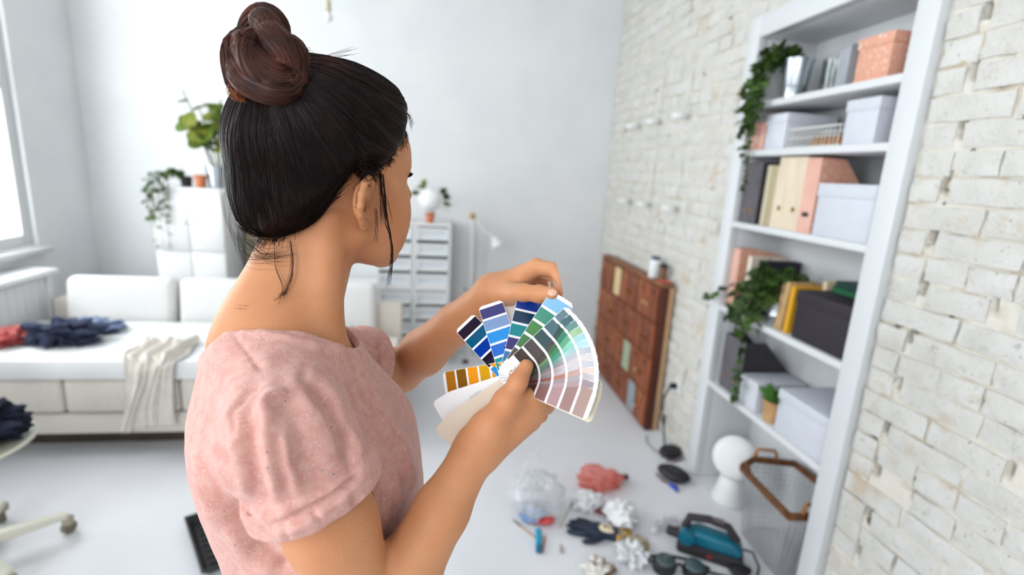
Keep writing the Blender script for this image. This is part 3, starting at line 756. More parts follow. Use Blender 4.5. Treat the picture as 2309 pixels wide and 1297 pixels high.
# cloths: crumpled garments
def cloth_pile(name, label, cat, c, r, m, seed, amp=.22, freq=2.2, ridg=.18, group=None, nu=60, nv=34, extra=()):
    mb = MB().blob((0, 0, r[2]*.8), r, seed, amp, freq, nu, nv, ridg=ridg)
    for k, (dx, dy, dz, rx, ry, rz) in enumerate(extra): mb.blob((dx, dy, dz), (rx, ry, rz), seed+k+1, amp, freq*1.2, 36, 20, ridg=ridg)
    mb.v = [(x, y, max(z, .002 + .001*math.sin(x*50))) for x, y, z in mb.v]
    o = mb.build(name, m, smooth=True, ang=80); o.location = c
    return tag(o, label, cat, group)
NAVY = mat('navy_cotton', srgb(58, 66, 92), .9, col2=srgb(36, 42, 64), scale=12, bump=.3, bscale=60)
cloth_pile('garment', 'crumpled navy garment on the white board on the sofa', 'clothing', (-1.985, 2.95, .558), (.155, .12, .075), NAVY, 3, .3, 2.6, .25, extra=[(.10, -.03, .03, .08, .06, .035), (-.09, -.03, .03, .07, .06, .04)])
cloth_pile('garment', 'crumpled red and pink garment at the left end of the sofa', 'clothing', (-2.235, 2.95, .558), (.11, .12, .045), mat('red_pink_print', srgb(214, 128, 124), .9, col2=srgb(170, 60, 60), scale=14, bump=.2), 8, .3, 2.4, .2)
cloth_pile('garment', 'light blue garment behind the navy one on the sofa', 'clothing', (-1.98, 3.16, .558), (.16, .09, .04), mat('pale_blue_cotton', srgb(150, 168, 196), .9, col2=srgb(100, 116, 148), scale=10), 12, .3, 2.4, .2)
# cream cloth draped over the front edge of the sofa
def drape(u, v):
    x = -1.575 + .27*u + .03*math.sin(v*4) - .03*v*(u-.5)
    s = v*.68
    fold = .016*math.sin(u*17 + 3*v) + .010*math.sin(u*31 + 1.2 + 5*v) + .012*mnoise.noise(Vector((u*6, v*5, 1.5)))
    top = .30
    wv = .03*math.sin(u*5+1)
    if s < top: return (x + .05*(1-v)*mnoise.noise(Vector((u*3, v*4, 7))), 2.675 + (top-s)*.95, .562 + .018 + fold*1.1 + .02*max(0, mnoise.noise(Vector((u*5, v*6, 4)))))
    d = s-top
    k = min(1, d/.05)
    return (x + .02*math.sin(d*9+u*4), 2.672 - .022*k - abs(fold)*.9, .578 - d - wv*k*.6 + (1-k)*fold)
o = MB().grid(drape, 60, 60).build('draped_cloth', mat('cream_cotton', srgb(226, 220, 212), .9, col2=srgb(216, 208, 198), scale=30, sheen=.2), smooth=True, ang=80, solid=.004)
tag(o, 'crumpled cream cloth hanging over the front edge of the sofa', 'cloth')
# radiator cover under the window
t = thing('radiator_cover', 'white radiator cover below the window at the left wall', 'radiator', (-2.53, 2.75, 0))
MB().box((-.10, -.86, .80), (.13, .86, .835)).build('shelf', WHITE_PAINT, t, bevel=.006)
MB().box((-.09, -.83, 0), (.10, -.79, .80)).build('end_panel', WHITE_PAINT, t); MB().box((-.09, .79, 0), (.10, .83, .80)).build('end_panel', WHITE_PAINT, t)
for k in range(26):
    y = -.77 + 1.54*k/25
    MB().box((.06, y-.0295, .06), (.08, y+.0295, .78)).build('slat', WHITE_PAINT, t)
# ---------------------------------------------------------------- far wall: cabinet with plants, leaning mirror, drawer units, lamp pole
t = thing('tall_cabinet', 'tall white two-door cabinet with potted plants on top behind the sofa', 'cabinet', (-1.765, 4.185, 0))
MB().box((-.235, -.195, .05), (.235, .195, 1.34)).build('body', WHITE_PAINT, t, bevel=.003)
MB().box((-.245, -.205, 1.34), (.245, .20, 1.365)).build('top', WHITE_PAINT, t, bevel=.003)
MB().box((-.22, -.18, 0), (.22, .18, .05)).build('plinth_or_shade', WHITE_PAINT, t)
for s in (-1, 1):
    for (z0, z1) in ((.06, .90), (.91, 1.33)):
        d = MB().box((min(s*.003, s*.232), -.213, z0), (max(s*.003, s*.232), -.196, z1)).build('door', WHITE_PAINT, t, bevel=.003)
        MB().lathe([(.002, 0), (.006, .01), (.010, .018), (.002, .022)], 12, m=Matrix.Translation((s*.025, -.213, (z0+z1)/2)) @ Matrix.Rotation(math.pi/2, 4, 'X')).build('knob', CHROME, d)
rp = random.Random(21)
t = bucket('potted_fig', 'broad-leaved fig plant in a shiny metal pot on the tall cabinet', -1.60, 4.10, 1.366, .055, .075, .16, METAL, bands=False)
for k in range(7):
    a = 2*math.pi*k/7 + rp.uniform(-.3, .3); h = rp.uniform(.25, .62)
    top = Vector((-.05 + .13*math.cos(a), .09*math.sin(a) - .03, .12 + h))
    base = Vector((.02*math.cos(a), .02*math.sin(a), .12)); mid = base.lerp(top, .5) + Vector((0, 0, .06))
    MB().tube([base, mid, top], .005, 6).build('stem', STEM, t, smooth=True)
    for q in range(6):
        u = rp.uniform(.35, 1.0); p = base.lerp(mid, min(1, u*2)) if u < .5 else mid.lerp(top, u*2-1)
        put_leaf(t, FIG, p, (rp.uniform(-1, .6), rp.uniform(-1, .4), rp.uniform(-.5, .6)), rp.uniform(.09, .15), rp)
t = bucket('terracotta_pot', 'small tilted terracotta pot beside the shiny metal pot on the tall cabinet', -1.69, 4.04, 1.366, .03, .042, .09, TERRA, cat='pot', soil=True)
t = bucket('trailing_plant', 'pale green trailing plant in a black pot at the left edge of the tall cabinet', -1.80, 4.07, 1.366, .032, .042, .075, BLACK, bands=False)
for k in range(12):
    x = -.02 - .012*k + rp.uniform(-.02, .02); L = rp.uniform(.25, .52); yy = rp.uniform(-.10, -.02)
    pts = [(0, 0, .06), (x*.5, -.03+yy*.3, .12), (x-.05, -.09+yy*.3, .07), (x-.06, -.105+yy*.35, -.05), (x-.055, -.105+yy*.35, .05-L)]
    vine(t, pts, 14, .034, rp, .035, [OVAL[0], IVY[1]])
t = thing('leaning_mirror', 'tall mirror in a worn tan wooden frame behind the woman, beside the tall cabinet', 'mirror', (-1.26, 4.30, 0))
t.rotation_euler = (math.radians(-2.5), 0, 0)
TANF = mat('grey_tan_frame', srgb(178, 168, 146), .6, col2=srgb(160, 148, 126), scale=8, stretch=(5, 5, .6))
for (lo, hi) in (((-.25, -.025, 0), (-.18, .015, 1.98)), ((.18, -.025, 0), (.25, .015, 1.98)), ((-.18, -.025, 0), (.18, .015, .07)), ((-.18, -.025, 1.91), (.18, .015, 1.98))):
    MB().box(lo, hi).build('frame_bar', TANF, t, bevel=.005)
MB().box((-.18, -.008, .07), (.18, .0, 1.91)).build('mirror_glass', mat('mirror_silver', (.75, .62, .55), .12, 1.0), t)
# white drawer units
def drawer_unit(x, z, nd, label, pitch=.1275, w_=.285, d_=.36):
    t = thing('drawer_unit', label, 'drawer unit', (x, 4.20, z), 0, 'white drawer units by the back wall')
    h = nd*pitch + .02
    for s in (-1, 1):
        MB().box((s*w_/2 - .018*(s > 0), -d_/2, 0), (s*w_/2 + .018*(s < 0), d_/2, h)).build('side_panel', WHITE_PAINT, t, bevel=.002, seg=1)
    MB().box((-w_/2+.018, -d_/2, h-.018), (w_/2-.018, d_/2, h)).build('top_panel', WHITE_PAINT, t)
    MB().box((-w_/2+.018, -d_/2, 0), (w_/2-.018, d_/2, .016)).build('bottom_panel', WHITE_PAINT, t)
    MB().box((-w_/2+.018, d_/2-.008, .016), (w_/2-.018, d_/2, h-.018)).build('back_panel', WHITE_PAINT, t)
    DR = mat('frosted_drawer', srgb(214, 220, 226), .4)
    for k in range(nd):
        z0 = .018 + k*pitch; z1 = z0 + pitch - .030
        dr = MB().box((-w_/2+.022, -d_/2+.006, z0), (w_/2-.022, d_/2-.02, z1)).build('drawer', DR, t, bevel=.002, seg=1)
        MB().box((-w_/2+.022, -d_/2-.006, z1-.018), (w_/2-.022, -d_/2+.006, z1)).build('front_rail', WHITE_PAINT, dr)
        MB().box((-w_/2+.022, -d_/2-.006, z0), (w_/2-.022, -d_/2+.006, z0+.016)).build('front_rail', WHITE_PAINT, dr)
        for s in (-1, 1):
            a = s*(w_/2-.022); b = s*(w_/2-.036)
            MB().box((min(a, b), -d_/2-.006, z0+.016), (max(a, b), -d_/2+.006, z1-.018)).build('front_stile', WHITE_PAINT, dr)
    return t
cols = [(-.018, 'nearest the white lamp pole'), (-.307, 'second from the lamp pole'), (-.596, 'third from the lamp pole')]
for x, w0 in cols:
    hi = x > -.5
    drawer_unit(x, 0, 5, 'white unit of five drawers, %s, bottom of its stack' % w0)
    if hi: drawer_unit(x, .658, 4, 'white unit of four drawers, %s, upper of its stack' % w0, pitch=.124)
t = thing('pot_plant', 'small terracotta pot with dark leaves round a big white globe on the drawers', 'plant', (-.045, 4.12, 1.174))
MB().lathe([(.01, 0), (.028, 0), (.037, .065), (.042, .066), (.042, .08), (.036, .08), (.01, .07)], 24).build('pot', TERRA, t, smooth=True, ang=35)
MB().blob((0, -.02, .185), (.092, .08, .088), 5, .05, 1.6, 32, 20).build('white_globe', mat('white_paper_globe', srgb(240, 240, 242), .35), t, smooth=True, ang=80)
for k in range(22):
    a = rp.uniform(-.5, 1.3) if k < 15 else rp.uniform(1.9, 2.9)
    p = Vector((.10*math.cos(a), .0, .175 + .105*math.sin(a)))
    put_leaf(t, OVAL+FIG[:1], p, (math.cos(a)+rp.uniform(-.4, .4), rp.uniform(-.6, .3), math.sin(a)*.5+rp.uniform(-.5, .3)), rp.uniform(.05, .085), rp)
MB().tube([(0, .02, .07), (.05, .03, .12), (.09, .02, .18)], .004, 6).build('stem', STEM, t)
t = thing('floor_lamp', 'slim white floor lamp pole with a brass joint by the back wall', 'floor lamp', (.312, 4.20, 0))
MB().lathe([(.01, 0), (.12, 0), (.12, .012), (.02, .022), (.01, .022)], 32).build('base', WHITE_PLASTIC, t, smooth=True, ang=30)
MB().tube([(0, 0, .02), (-.006, 0, .6), (-.012, 0, 1.215)], .016, 12).build('pole', WHITE_PLASTIC, t, smooth=True)
MB().lathe([(.006, 1.21), (.020, 1.212), (.024, 1.235), (.020, 1.258), (.006, 1.262)], 16, c=(-.012, 0, 0)).build('joint', BRASS, t, smooth=True)
MB().tube([(-.012, 0, 1.238), (.08, -.02, 1.13), (.16, -.04, 1.07)], .007, 8).build('arm', WHITE_PLASTIC, t, smooth=True)
MB().lathe([(.012, .0), (.022, -.02), (.055, -.075), (.053, -.075), (.02, -.02), (.010, -.004)], 24, m=Matrix.Translation((.16, -.04, 1.075)) @ Matrix.Rotation(-.5, 4, 'Y')).build('lamp_shade', WHITE_PLASTIC, t, smooth=True)
MB().lathe([(.003, 0), (.014, 0), (.014, .02), (.003, .02)], 12, m=Matrix.Translation((-.05, .0, .62)) @ Matrix.Rotation(math.pi/2, 4, 'X')).build('dimmer_knob', mat('grey_knob', srgb(150, 150, 150), .5), t)
MB().box((-.06, -.15, .0), (-.01, -.12, .03)).build('cord_switch', BLACK, t, bevel=.004)
# pendant hanging from the ceiling
pc = at(740, 14, 3.0)
t = thing('pendant_bulb', 'small bare pendant lamp holder hanging near the top of the picture', 'pendant lamp', (pc.x, pc.y, pc.z))
MB().tube([(0, 0, .03), (0, 0, ZC-pc.z)], .003, 6).build('cord', mat('beige_cord', srgb(206, 200, 186), .7), t)
MB().lathe([(.004, .04), (.014, .035), (.018, .0), (.018, -.025), (.01, -.028), (.004, -.028)], 16).build('lamp_holder', mat('beige_holder', srgb(198, 188, 164), .6), t, smooth=True, ang=40)
MB().lathe([(.004, -.028), (.012, -.03), (.024, -.055), (.022, -.075), (.004, -.088)], 18).build('bulb', WHITE_PLASTIC, t, smooth=True)

# ---------------------------------------------------------------- swivel chair at the left edge
CREAMP = mat('cream_chair_plastic', srgb(222, 220, 204), .4)
GREENP = mat('sage_seat_pad', srgb(188, 192, 172), .7)
t = thing('swivel_chair', 'cream swivel chair on castors at the left edge with dark clothes on it', 'chair', (-1.734, 1.93, 0))
def seat(u, v):
    a = 2*math.pi*u; q = v
    r = .245*q
    z = .462 + .055*q**3
    return (r*math.cos(a), r*math.sin(a), z)
MB().grid(seat, 48, 10).build('seat_shell', CREAMP, t, smooth=True, solid=.012, weld=True)
MB().lathe([(.01, .470), (.15, .473), (.20, .487), (.205, .50), (.19, .505), (.01, .492)], 40).build('seat_pad', GREENP, t, smooth=True)
def backr(u, v):
    a = math.radians(120 + 120*u); r = .235 + .02*v
    return (r*math.cos(a), r*math.sin(a), .51 + .33*v)
MB().grid(backr, 24, 8).build('backrest', CREAMP, t, smooth=True, solid=.012)
MB().lathe([(.01, .10), (.028, .10), (.028, .30), (.02, .30), (.02, .44), (.06, .45), (.06, .465), (.01, .465)], 20).build('column', mat('chair_steel', srgb(190, 188, 176), .4, .3), t, smooth=True, ang=30)
for k in range(5):
    a = math.radians(37 - 68*k if k < 2 else 37 - 68 - 74*(k-1)); c, s = math.cos(a), math.sin(a); L = .29
    m4 = Matrix.Rotation(a, 4, 'Z')
    MB().add([(0, -.024, .075), (L, -.017, .082), (L, .017, .082), (0, .024, .075), (0, -.024, .125), (L, -.015, .105), (L, .015, .105), (0, .024, .125)],
             [(0,3,2,1),(4,5,6,7),(0,1,5,4),(1,2,6,5),(2,3,7,6),(3,0,4,7)], m4).build('base_leg', CREAMP, t, bevel=.004)
    co = MB().lathe([(.004, -.013), (.026, -.013), (.028, -.008), (.028, .008), (.026, .013), (.004, .013)], 20, m=Matrix.Translation((L*c-.012*s, L*s+.012*c, .0285)) @ Matrix.Rotation(a+.6, 4, 'Z') @ Matrix.Rotation(math.pi/2, 4, 'X')).build('castor', mat('grey_castor', srgb(120, 112, 98), .5), t, smooth=True, ang=30)
    MB().box((L*c-.016, L*s-.016, .05), (L*c+.016, L*s+.016, .086)).build('fork', mat('beige_fork', srgb(170, 162, 142), .5), co, bevel=.004)
cloth_pile('garment', 'dark navy garment heaped on the swivel chair at the left edge', 'clothing', (-1.70, 1.95, .515), (.185, .15, .085), mat('dark_navy_denim', srgb(26, 32, 54), .9, col2=srgb(14, 18, 34), scale=16, bump=.3), 31, .28, 2.3, .22, extra=[(.10, .06, .05, .08, .08, .06)])
# ---------------------------------------------------------------- things on the floor
tp = [on(420, 1172, 2, 0), on(462, 1148, 2, 0), on(497, 1274, 2, 0), on(470, 1283, 2, 0)]
t = thing('paint_tray', 'black plastic paint tray on the white floor behind the woman', 'tray', (-.85, 2.03, 0), math.radians(-58))
prof = MB()
w_, L_ = .12, .19
outer = [(-L_, -w_), (L_, -w_), (L_, w_), (-L_, w_)]
MB().add([(x*.9, y*.86, .003) for x, y in outer] + [(x, y, .042) for x, y in outer] + [(x*1.05, y*1.09, .042) for x, y in outer] + [(x*1.05, y*1.09, .036) for x, y in outer] + [(x*.9+.0, y*.86, 0) for x, y in outer],
         [(0,1,2,3)] + [(i, (i+1) % 4, 4+(i+1) % 4, 4+i) for i in range(4)] + [(4+i, 4+(i+1) % 4, 8+(i+1) % 4, 8+i) for i in range(4)] + [(8+i, 8+(i+1) % 4, 12+(i+1) % 4, 12+i) for i in range(4)] + [(12+i, 12+(i+1) % 4, 16+(i+1) % 4, 16+i) for i in range(4)] + [(16,19,18,17)]).build('tray_body', BLACK, t, bevel=.003)
for k in range(7):
    x = -.12 + .04*k
    MB().tube([(x, -.09, .0055), (x+.012, 0, .0055), (x, .09, .0055)], .0025, 6).build('tray_rib', BLACK, t)
# clear plastic bag
BAG = clear_mat('clear_plastic_film', (.97, .97, .98), rough=.12, diff=.42, dcol=(.93, .94, .97))
t = thing('plastic_bag', 'clear plastic carrier bag slumped on the floor with things inside', 'bag', (.512, 2.10, 0))
mb = MB().blob((0, 0, .105), (.135, .12, .115), 4, .16, 2.2, 72, 40, ridg=.12)
mb.v = [(x, y, max(z, .001)) for x, y, z in mb.v]
mb.build('bag_film', BAG, t, smooth=True, ang=80)
for (a, b, c, d) in (((-.07, .0, .19), (-.05, .02, .27), (.005, .05, .315), (.0, .03, .19)), ((-.10, -.05, .17), (-.07, -.06, .20), (.0, -.075, .15), (.06, -.07, .12))):
    MB().tube([a, Vector(a).lerp(Vector(b), .5), b, c, d], [.012, .016, .014, .012, .01], 8, flat=.35).build('bag_handle', BAG, t, smooth=True)
for i, (nm, lb, p, r, c) in enumerate([('rag', 'red rag inside the clear plastic bag', (.535, 2.03, .02), (.055, .028, .02), srgb(204, 60, 60)), ('rag', 'blue and white rag inside the clear plastic bag', (.49, 2.05, .03), (.07, .04, .03), srgb(128, 158, 200)), ('paper_roll', 'white crumpled paper inside the clear plastic bag', (.47, 2.14, .06), (.06, .05, .06), srgb(236, 238, 240))]):
    cloth_pile(nm, lb, 'rag' if nm == 'rag' else 'paper', (p[0], p[1], .0025), (r[0], r[1], r[2]), mat('bag_item_%d' % i, c, .8, col2=tuple(min(1, q*1.5+.1) for q in c), scale=22), 40+i, nu=32, nv=18)
# blue marker and pencil
def stick(name, label, cat, a, b, r, parts, tip=None):
    a = Vector(a); b = Vector(b); t = thing(name, label, cat, a)
    L = (b-a).length; q = (b-a).to_track_quat('Z', 'Y'); m4 = q.to_matrix().to_4x4()
    for (nm, u0, u1, r0, r1, m) in parts:
        MB().lathe([(r0*.2, u0*L), (r0, u0*L), (r1, u1*L), (r1*.2, u1*L)], 14, m=m4).build(nm, m, t, smooth=True, ang=30)
    return t
p0, p1 = on(1214, 1196, 2, .014), on(1215, 1243, 2, .014)
stick('marker', 'thick turquoise marker pen on the floor in front of the plastic bag', 'marker', p0, p1, .014, [('barrel', 0, .78, .0135, .0135, mat('turquoise_plastic', srgb(24, 158, 196), .3)), ('cap', .78, 1, .0145, .013, mat('petrol_cap', srgb(10, 108, 146), .3))])
p0, p1 = on(1229, 1212, 2, .004), on(1222, 1250, 2, .004)
stick('pencil', 'thin red-brown pencil lying beside the turquoise marker', 'pencil', p0, p1, .004, [('shaft', 0, .9, .004, .004, mat('red_pencil', srgb(196, 112, 84), .4)), ('tip', .9, 1, .004, .0008, mat('pencil_wood', srgb(210, 176, 130), .7))])
p0, p1 = on(1157, 1172, 2, .004), on(1206, 1212, 2, .004)
stick('paint_brush', 'thin wooden brush lying left of the turquoise marker', 'brush', p0, p1, .004, [('bristles', 0, .35, .003, .005, mat('grey_bristle', srgb(120, 112, 104), .9)), ('handle', .35, 1, .0035, .0035, WOODBLK)])
p0, p1 = on(1264, 1228, 2, .005), on(1266, 1246, 2, .005)
stick('screw_anchor', 'tiny brown and grey screw alone on the floor near the marker', 'screw', p0, p1, .005, [('shank', 0, .7, .003, .005, mat('tan_plug', srgb(196, 150, 130), .5)), ('head', .7, 1, .007, .007, METAL)])
p0, p1 = on(1289, 1135, 2, .003), on(1262, 1190, 2, .003)
stick('wood_strip', 'thin pale wooden stick on the floor beside the plastic bag', 'stick', p0, p1, .003, [('stick', 0, 1, .0035, .0035, mat('pale_stick', srgb(214, 200, 176), .7))])
# coral bag, papers
def crumple(name, label, cat, px, r, m, seed, amp=.24, ridg=.16, freq=2.4, group=None, rz=0, nu=44, nv=26, h=None):
    p = on(px[0], px[1], 2, 0); mb = MB().blob((0, 0, r[2]*.75), r, seed, amp, freq, nu, nv, ridg=ridg)
    mb.v = [(x, y, max(z, .0015)) for x, y, z in mb.v]
    o = mb.build(name, m, smooth=True, ang=80); o.location = (p.x, p.y, 0); o.rotation_euler = (0, 0, rz)
    return tag(o, label, cat, group)
CORAL_F = clear_mat('coral_plastic_film', (1.0, .80, .77), rough=.2, diff=.5, dcol=srgb(250, 160, 148))
t = thing('coral_bag', 'crumpled coral pink plastic bag on the floor', 'bag', tuple(on(1350, 1095, 2, 0)))
mb = MB().blob((0, 0, .04), (.115, .08, .06), 61, .2, 2.0, 56, 32, ridg=.12); mb.v = [(x, y, max(z, .0015)) for x, y, z in mb.v]
mb.build('bag_film', CORAL_F, t, smooth=True, ang=80)
MB().tube([(.06, .0, .03), (.11, .012, .035), (.15, .02, .03)], [.035, .024, .013], 12).build('twisted_neck', CORAL_F, t, smooth=True)
MB().lathe([(.004, -.015), (.015, -.013), (.017, 0), (.015, .013), (.004, .015)], 14, m=Matrix.Translation((.155, .022, .03)) @ Matrix.Rotation(math.pi/2, 4, 'Y')).build('knot', mat('dark_maroon_tie', srgb(74, 34, 36), .5), t, smooth=True)
PAPERW = mat('crumpled_white_tissue', srgb(236, 236, 238), .8, sss=.0)
crumple('crumpled_paper', 'crumpled white paper just below the coral bag', 'paper', (1322, 1143), (.075, .06, .045), PAPERW, 71)
crumple('crumpled_paper', 'tall crumpled white paper beside the navy glove', 'paper', (1398, 1178), (.075, .085, .06), PAPERW, 75)
crumple('crumpled_paper', 'white wrapping scrap at the bottom edge below the glove', 'paper', (1422, 1262), (.06, .07, .035), mat('bubble_wrap', srgb(226, 228, 232), .35), 78, .4, .3, 3.2)
crumple('crumpled_paper', 'khaki paper scrap above the white wrapping at the bottom', 'paper', (1436, 1232), (.05, .045, .02), mat('khaki_paper', srgb(178, 164, 134), .8), 79, .35)
crumple('crumpled_paper', 'brown and white paper cup scrap at the bottom edge', 'paper', (1350, 1296), (.06, .05, .035), mat('brown_white_scrap', srgb(230, 226, 220), .7, col2=srgb(120, 92, 62), scale=16, lo=.48, hi=.56), 83, .35)
crumple('plastic_wrap', 'small clear plastic wrapper behind the sander', 'wrapper', (1515, 1195), (.07, .045, .03), clear_mat('wrapper_film', (.97, .97, .98), rough=.1, diff=.25, dcol=(.95, .95, .97)), 85, .4, .3, 3.0)
crumple('foam_scrap', 'tiny white foam scrap between the glove and the sander', 'scrap', (1474, 1200), (.018, .016, .012), PAPERW, 88, .2)
# red-handled pliers
t = thing('pliers', 'small pliers with dark red handles on the floor by the glove', 'pliers', tuple(on(1362, 1160, 2, 0)), .3)
RED = mat('dark_red_grip', srgb(126, 40, 34), .45)
for s in (-1, 1):
    MB().tube([(0, -.012, .012), (s*.024, .004, .012), (s*.030, .03, .012), (s*.022, .062, .012)], [.006, .008, .009, .008], 10).build('handle', RED, t, smooth=True)
    MB().tube([(0, -.012, .012), (s*.009, -.03, .011), (s*.003, -.055, .010)], [.008, .007, .003], 8).build('jaw', mat('dark_steel', srgb(70, 66, 64), .4, .8), t, smooth=True)
MB().lathe([(.002, .002), (.010, .002), (.010, .022), (.002, .022)], 14, c=(0, -.012, 0)).build('pivot', mat('dark_steel', (0, 0, 0)), t)
# work glove
GLV = mat('navy_rubber_glove', srgb(32, 46, 70), .5, col2=srgb(22, 32, 52), scale=18, bump=.2)
pg = on(1345, 1205, 2, 0); t = thing('work_glove', 'navy rubber work glove with a cream patch lying on the floor', 'glove', tuple(pg), math.radians(152))
def rib(mb, pts, rs): mb.tube(pts, rs, 12, flat=.8)
mb = MB().blob((-.005, 0, .022), (.062, .052, .022), 91, .06, 1.5, 40, 22)
rib(mb, [(.03, .036, .018), (.08, .048, .016), (.115, .05, .013), (.13, .05, .011)], [.016, .0145, .012, .004])
rib(mb, [(.03, .012, .02), (.085, .016, .022), (.125, .014, .016), (.142, .013, .012)], [.016, .015, .0125, .004])
rib(mb, [(.03, -.012, .02), (.085, -.014, .022), (.12, -.020, .014), (.136, -.022, .012)], [.016, .015, .0125, .004])
rib(mb, [(.02, -.034, .018), (.065, -.044, .017), (.095, -.05, .013), (.108, -.052, .011)], [.015, .0135, .0115, .004])
rib(mb, [(-.03, .03, .018), (-.0, .068, .018), (.035, .085, .014), (.05, .09, .012)], [.018, .016, .013, .004])
rib(mb, [(-.03, 0, .02), (-.075, -.002, .022), (-.10, -.004, .022)], [.036, .032, .034])
mb.v = [(x, y, max(z, .001)) for x, y, z in mb.v]
mb.build('glove_body', GLV, t, smooth=True, ang=70)
MB().blob((-.045, .0, .046), (.038, .03, .008), 92, .05, 1.5, 28, 14).build('back_patch', mat('cream_patch', srgb(228, 212, 180), .8, specks=[(srgb(206, 150, 120), 40, .66)]), t, smooth=True)
MB().tube([(-.10, -.036, .022), (-.10, 0, .05), (-.10, .034, .022)], .006, 8).build('yellow_cuff', mat('yellow_band', srgb(230, 178, 60), .7), t, smooth=True)
# yellow and white packet
t = thing('packet', 'small yellow and white packet beside the glove cuff', 'packet', tuple(on(1400, 1205, 2, 0)), .5)
MB().box((-.045, -.03, .001), (.045, .03, .012)).build('body', mat('yellow_print', srgb(232, 182, 60), .5), t, bevel=.003)
MB().box((-.03, -.02, .012), (.012, .03, .0135)).build('white_label', mat('white_print', srgb(236, 234, 228), .5), t)
MB().box((-.012, -.008, .0135), (-.002, .006, .0145)).build('dark_mark', BLACK, t)
# belt sander
t = thing('belt_sander', 'teal and black electric sander lying on the floor by the wire basket', 'sander', tuple(on(1598, 1252, 2, 0)), math.radians(-33))
TEAL = mat('teal_plastic', srgb(14, 108, 132), .35, col2=srgb(12, 96, 120), scale=10)
DK = mat('dark_grey_rubber', srgb(46, 42, 46), .6)
MB().prism([(-.13, .0), (.13, .0), (.14, .02), (.13, .055), (-.12, .055), (-.14, .02)], -.05, .05, 'xz').build('belt_housing', DK, t, bevel=.01)
MB().prism([(-.12, .05), (.12, .05), (.13, .08), (.09, .112), (-.06, .118), (-.12, .09)], -.042, .046, 'xz').build('motor_housing', TEAL, t, bevel=.016, seg=3)
MB().tube([(-.115, 0, .10), (-.10, .01, .15), (-.02, .012, .165), (.06, .012, .155), (.10, .006, .105)], [.018, .019, .018, .018, .02], 12).build('top_handle', DK, t, smooth=True)
MB().tube([(-.02, .012, .17), (.04, .012, .172)], [.012, .012], 10).build('trigger_grip', mat('grey_rubber', srgb(96, 90, 94), .6), t, smooth=True)
MB().lathe([(.01, -.02), (.032, -.018), (.034, .018), (.01, .022)], 20, m=Matrix.Translation((-.10, -.04, .085)) @ Matrix.Rotation(math.pi/2, 4, 'X')).build('front_knob', TEAL, t, smooth=True, ang=35)
MB().lathe([(.008, 0), (.024, 0), (.020, .05), (.008, .055)], 16, m=Matrix.Translation((-.135, 0, .06)) @ Matrix.Rotation(-math.pi/2, 4, 'Y')).build('dust_port', DK, t, smooth=True, ang=35)
MB().tube([(.125, .0, .08), (.17, .03, .06), (.20, .0, .02), (.19, -.07, .008), (.12, -.10, .008), (.0, -.12, .008), (-.08, -.14, .008)], .005, 8).build('power_cord', BLACK, t, smooth=True)
MB().box((-.01, -.0515, .024), (.012, -.0495, .032)).build('red_mark', mat('red_print', srgb(190, 50, 40), .5), t)
# safety goggles
t = thing('safety_goggles', 'dark tinted safety goggles at the bottom edge in front of the sander', 'goggles', tuple(on(1530, 1292, 2, 0)), math.radians(-20))
LENS = mat('dark_lens', srgb(46, 66, 70), .08, col2=srgb(60, 84, 86), scale=8, coat=.6)
for s in (-1, 1):
    MB().lathe([(.012, .0), (.046, .0), (.05, .014), (.048, .04), (.04, .046)], 28, m=Matrix.Translation((s*.058, 0, .004)) @ Matrix.Rotation(s*.15, 4, 'Y')).build('eye_cup', BLACK, t, smooth=True, ang=35)
    MB().blob((s*.058, 0, .05), (.042, .042, .014), 95, .0, 1, 28, 16).build('lens', LENS, t, smooth=True)
MB().tube([(-.02, 0, .03), (0, .006, .038), (.02, 0, .03)], .007, 8).build('bridge', BLACK, t, smooth=True)
MB().tube([(.105, 0, .02), (.13, .04, .015), (.08, .08, .010), (-.06, .08, .010), (-.13, .04, .015), (-.105, 0, .02)], .007, 8, flat=.3).build('strap', BLACK, t, smooth=True)
o = MB().blob((0, 0, .02), (.05, .03, .02), 97, .1, 1.5, 28, 16).build('sanding_block', BLACK, smooth=True); o.location = tuple(on(1668, 1296, 2, 0)); tag(o, 'black sanding block at the bottom edge right of the sander', 'block')
# knee pads and blue-handled knife near the cabinet
def pad(label, px, rz, l, w2):
    t = thing('knee_pad', label, 'knee pad', tuple(on(px[0], px[1], 2, 0)), rz, 'black knee pads on the floor')
    mb = MB().blob((0, 0, .028), (l, w2, .034), 51, .04, 1.3, 40, 24); mb.v = [(x, y, max(z, .001)) for x, y, z in mb.v]
    mb.build('shell', BLACK, t, smooth=True)
    MB().blob((0, 0, .050), (l*.6, w2*.55, .018), 52, .03, 1.2, 28, 16).build('cap', mat('dark_cap', srgb(44, 40, 44), .5), t, smooth=True)
    MB().tube([(-l*.8, -w2*.9, .012), (-l*.2, -w2*1.3, .008), (l*.6, -w2*1.15, .008)], .006, 6, flat=.4).build('strap', mat('maroon_strap', srgb(86, 48, 50), .8), t, smooth=True)
    return t
pad('smaller black knee pad nearer the wooden cabinet', (1510, 1028), .2, .075, .055)
pad('longer black knee pad next to the blue-handled tool', (1518, 1078), math.radians(-52), .095, .062)
p0, p1 = on(1512, 1092, 2, .010), on(1530, 1108, 2, .010)
stick('utility_knife', 'blue-handled tool poking out under the black knee pad', 'tool', p0, p1, .009, [('handle', 0, .85, .011, .010, mat('blue_handle', srgb(28, 72, 190), .4)), ('tip', .85, 1, .007, .004, mat('blue_tip', srgb(20, 46, 130), .4))])
o = MB().tube([tuple(on(1545, 1058, 2, .003)), tuple(on(1562, 1085, 2, .003)), tuple(on(1590, 1105, 2, .003))], .0025, 6).build('white_string', WHITE_PLASTIC, smooth=True)
tag(o, 'thin white string on the floor between knee pad and table lamp', 'string')
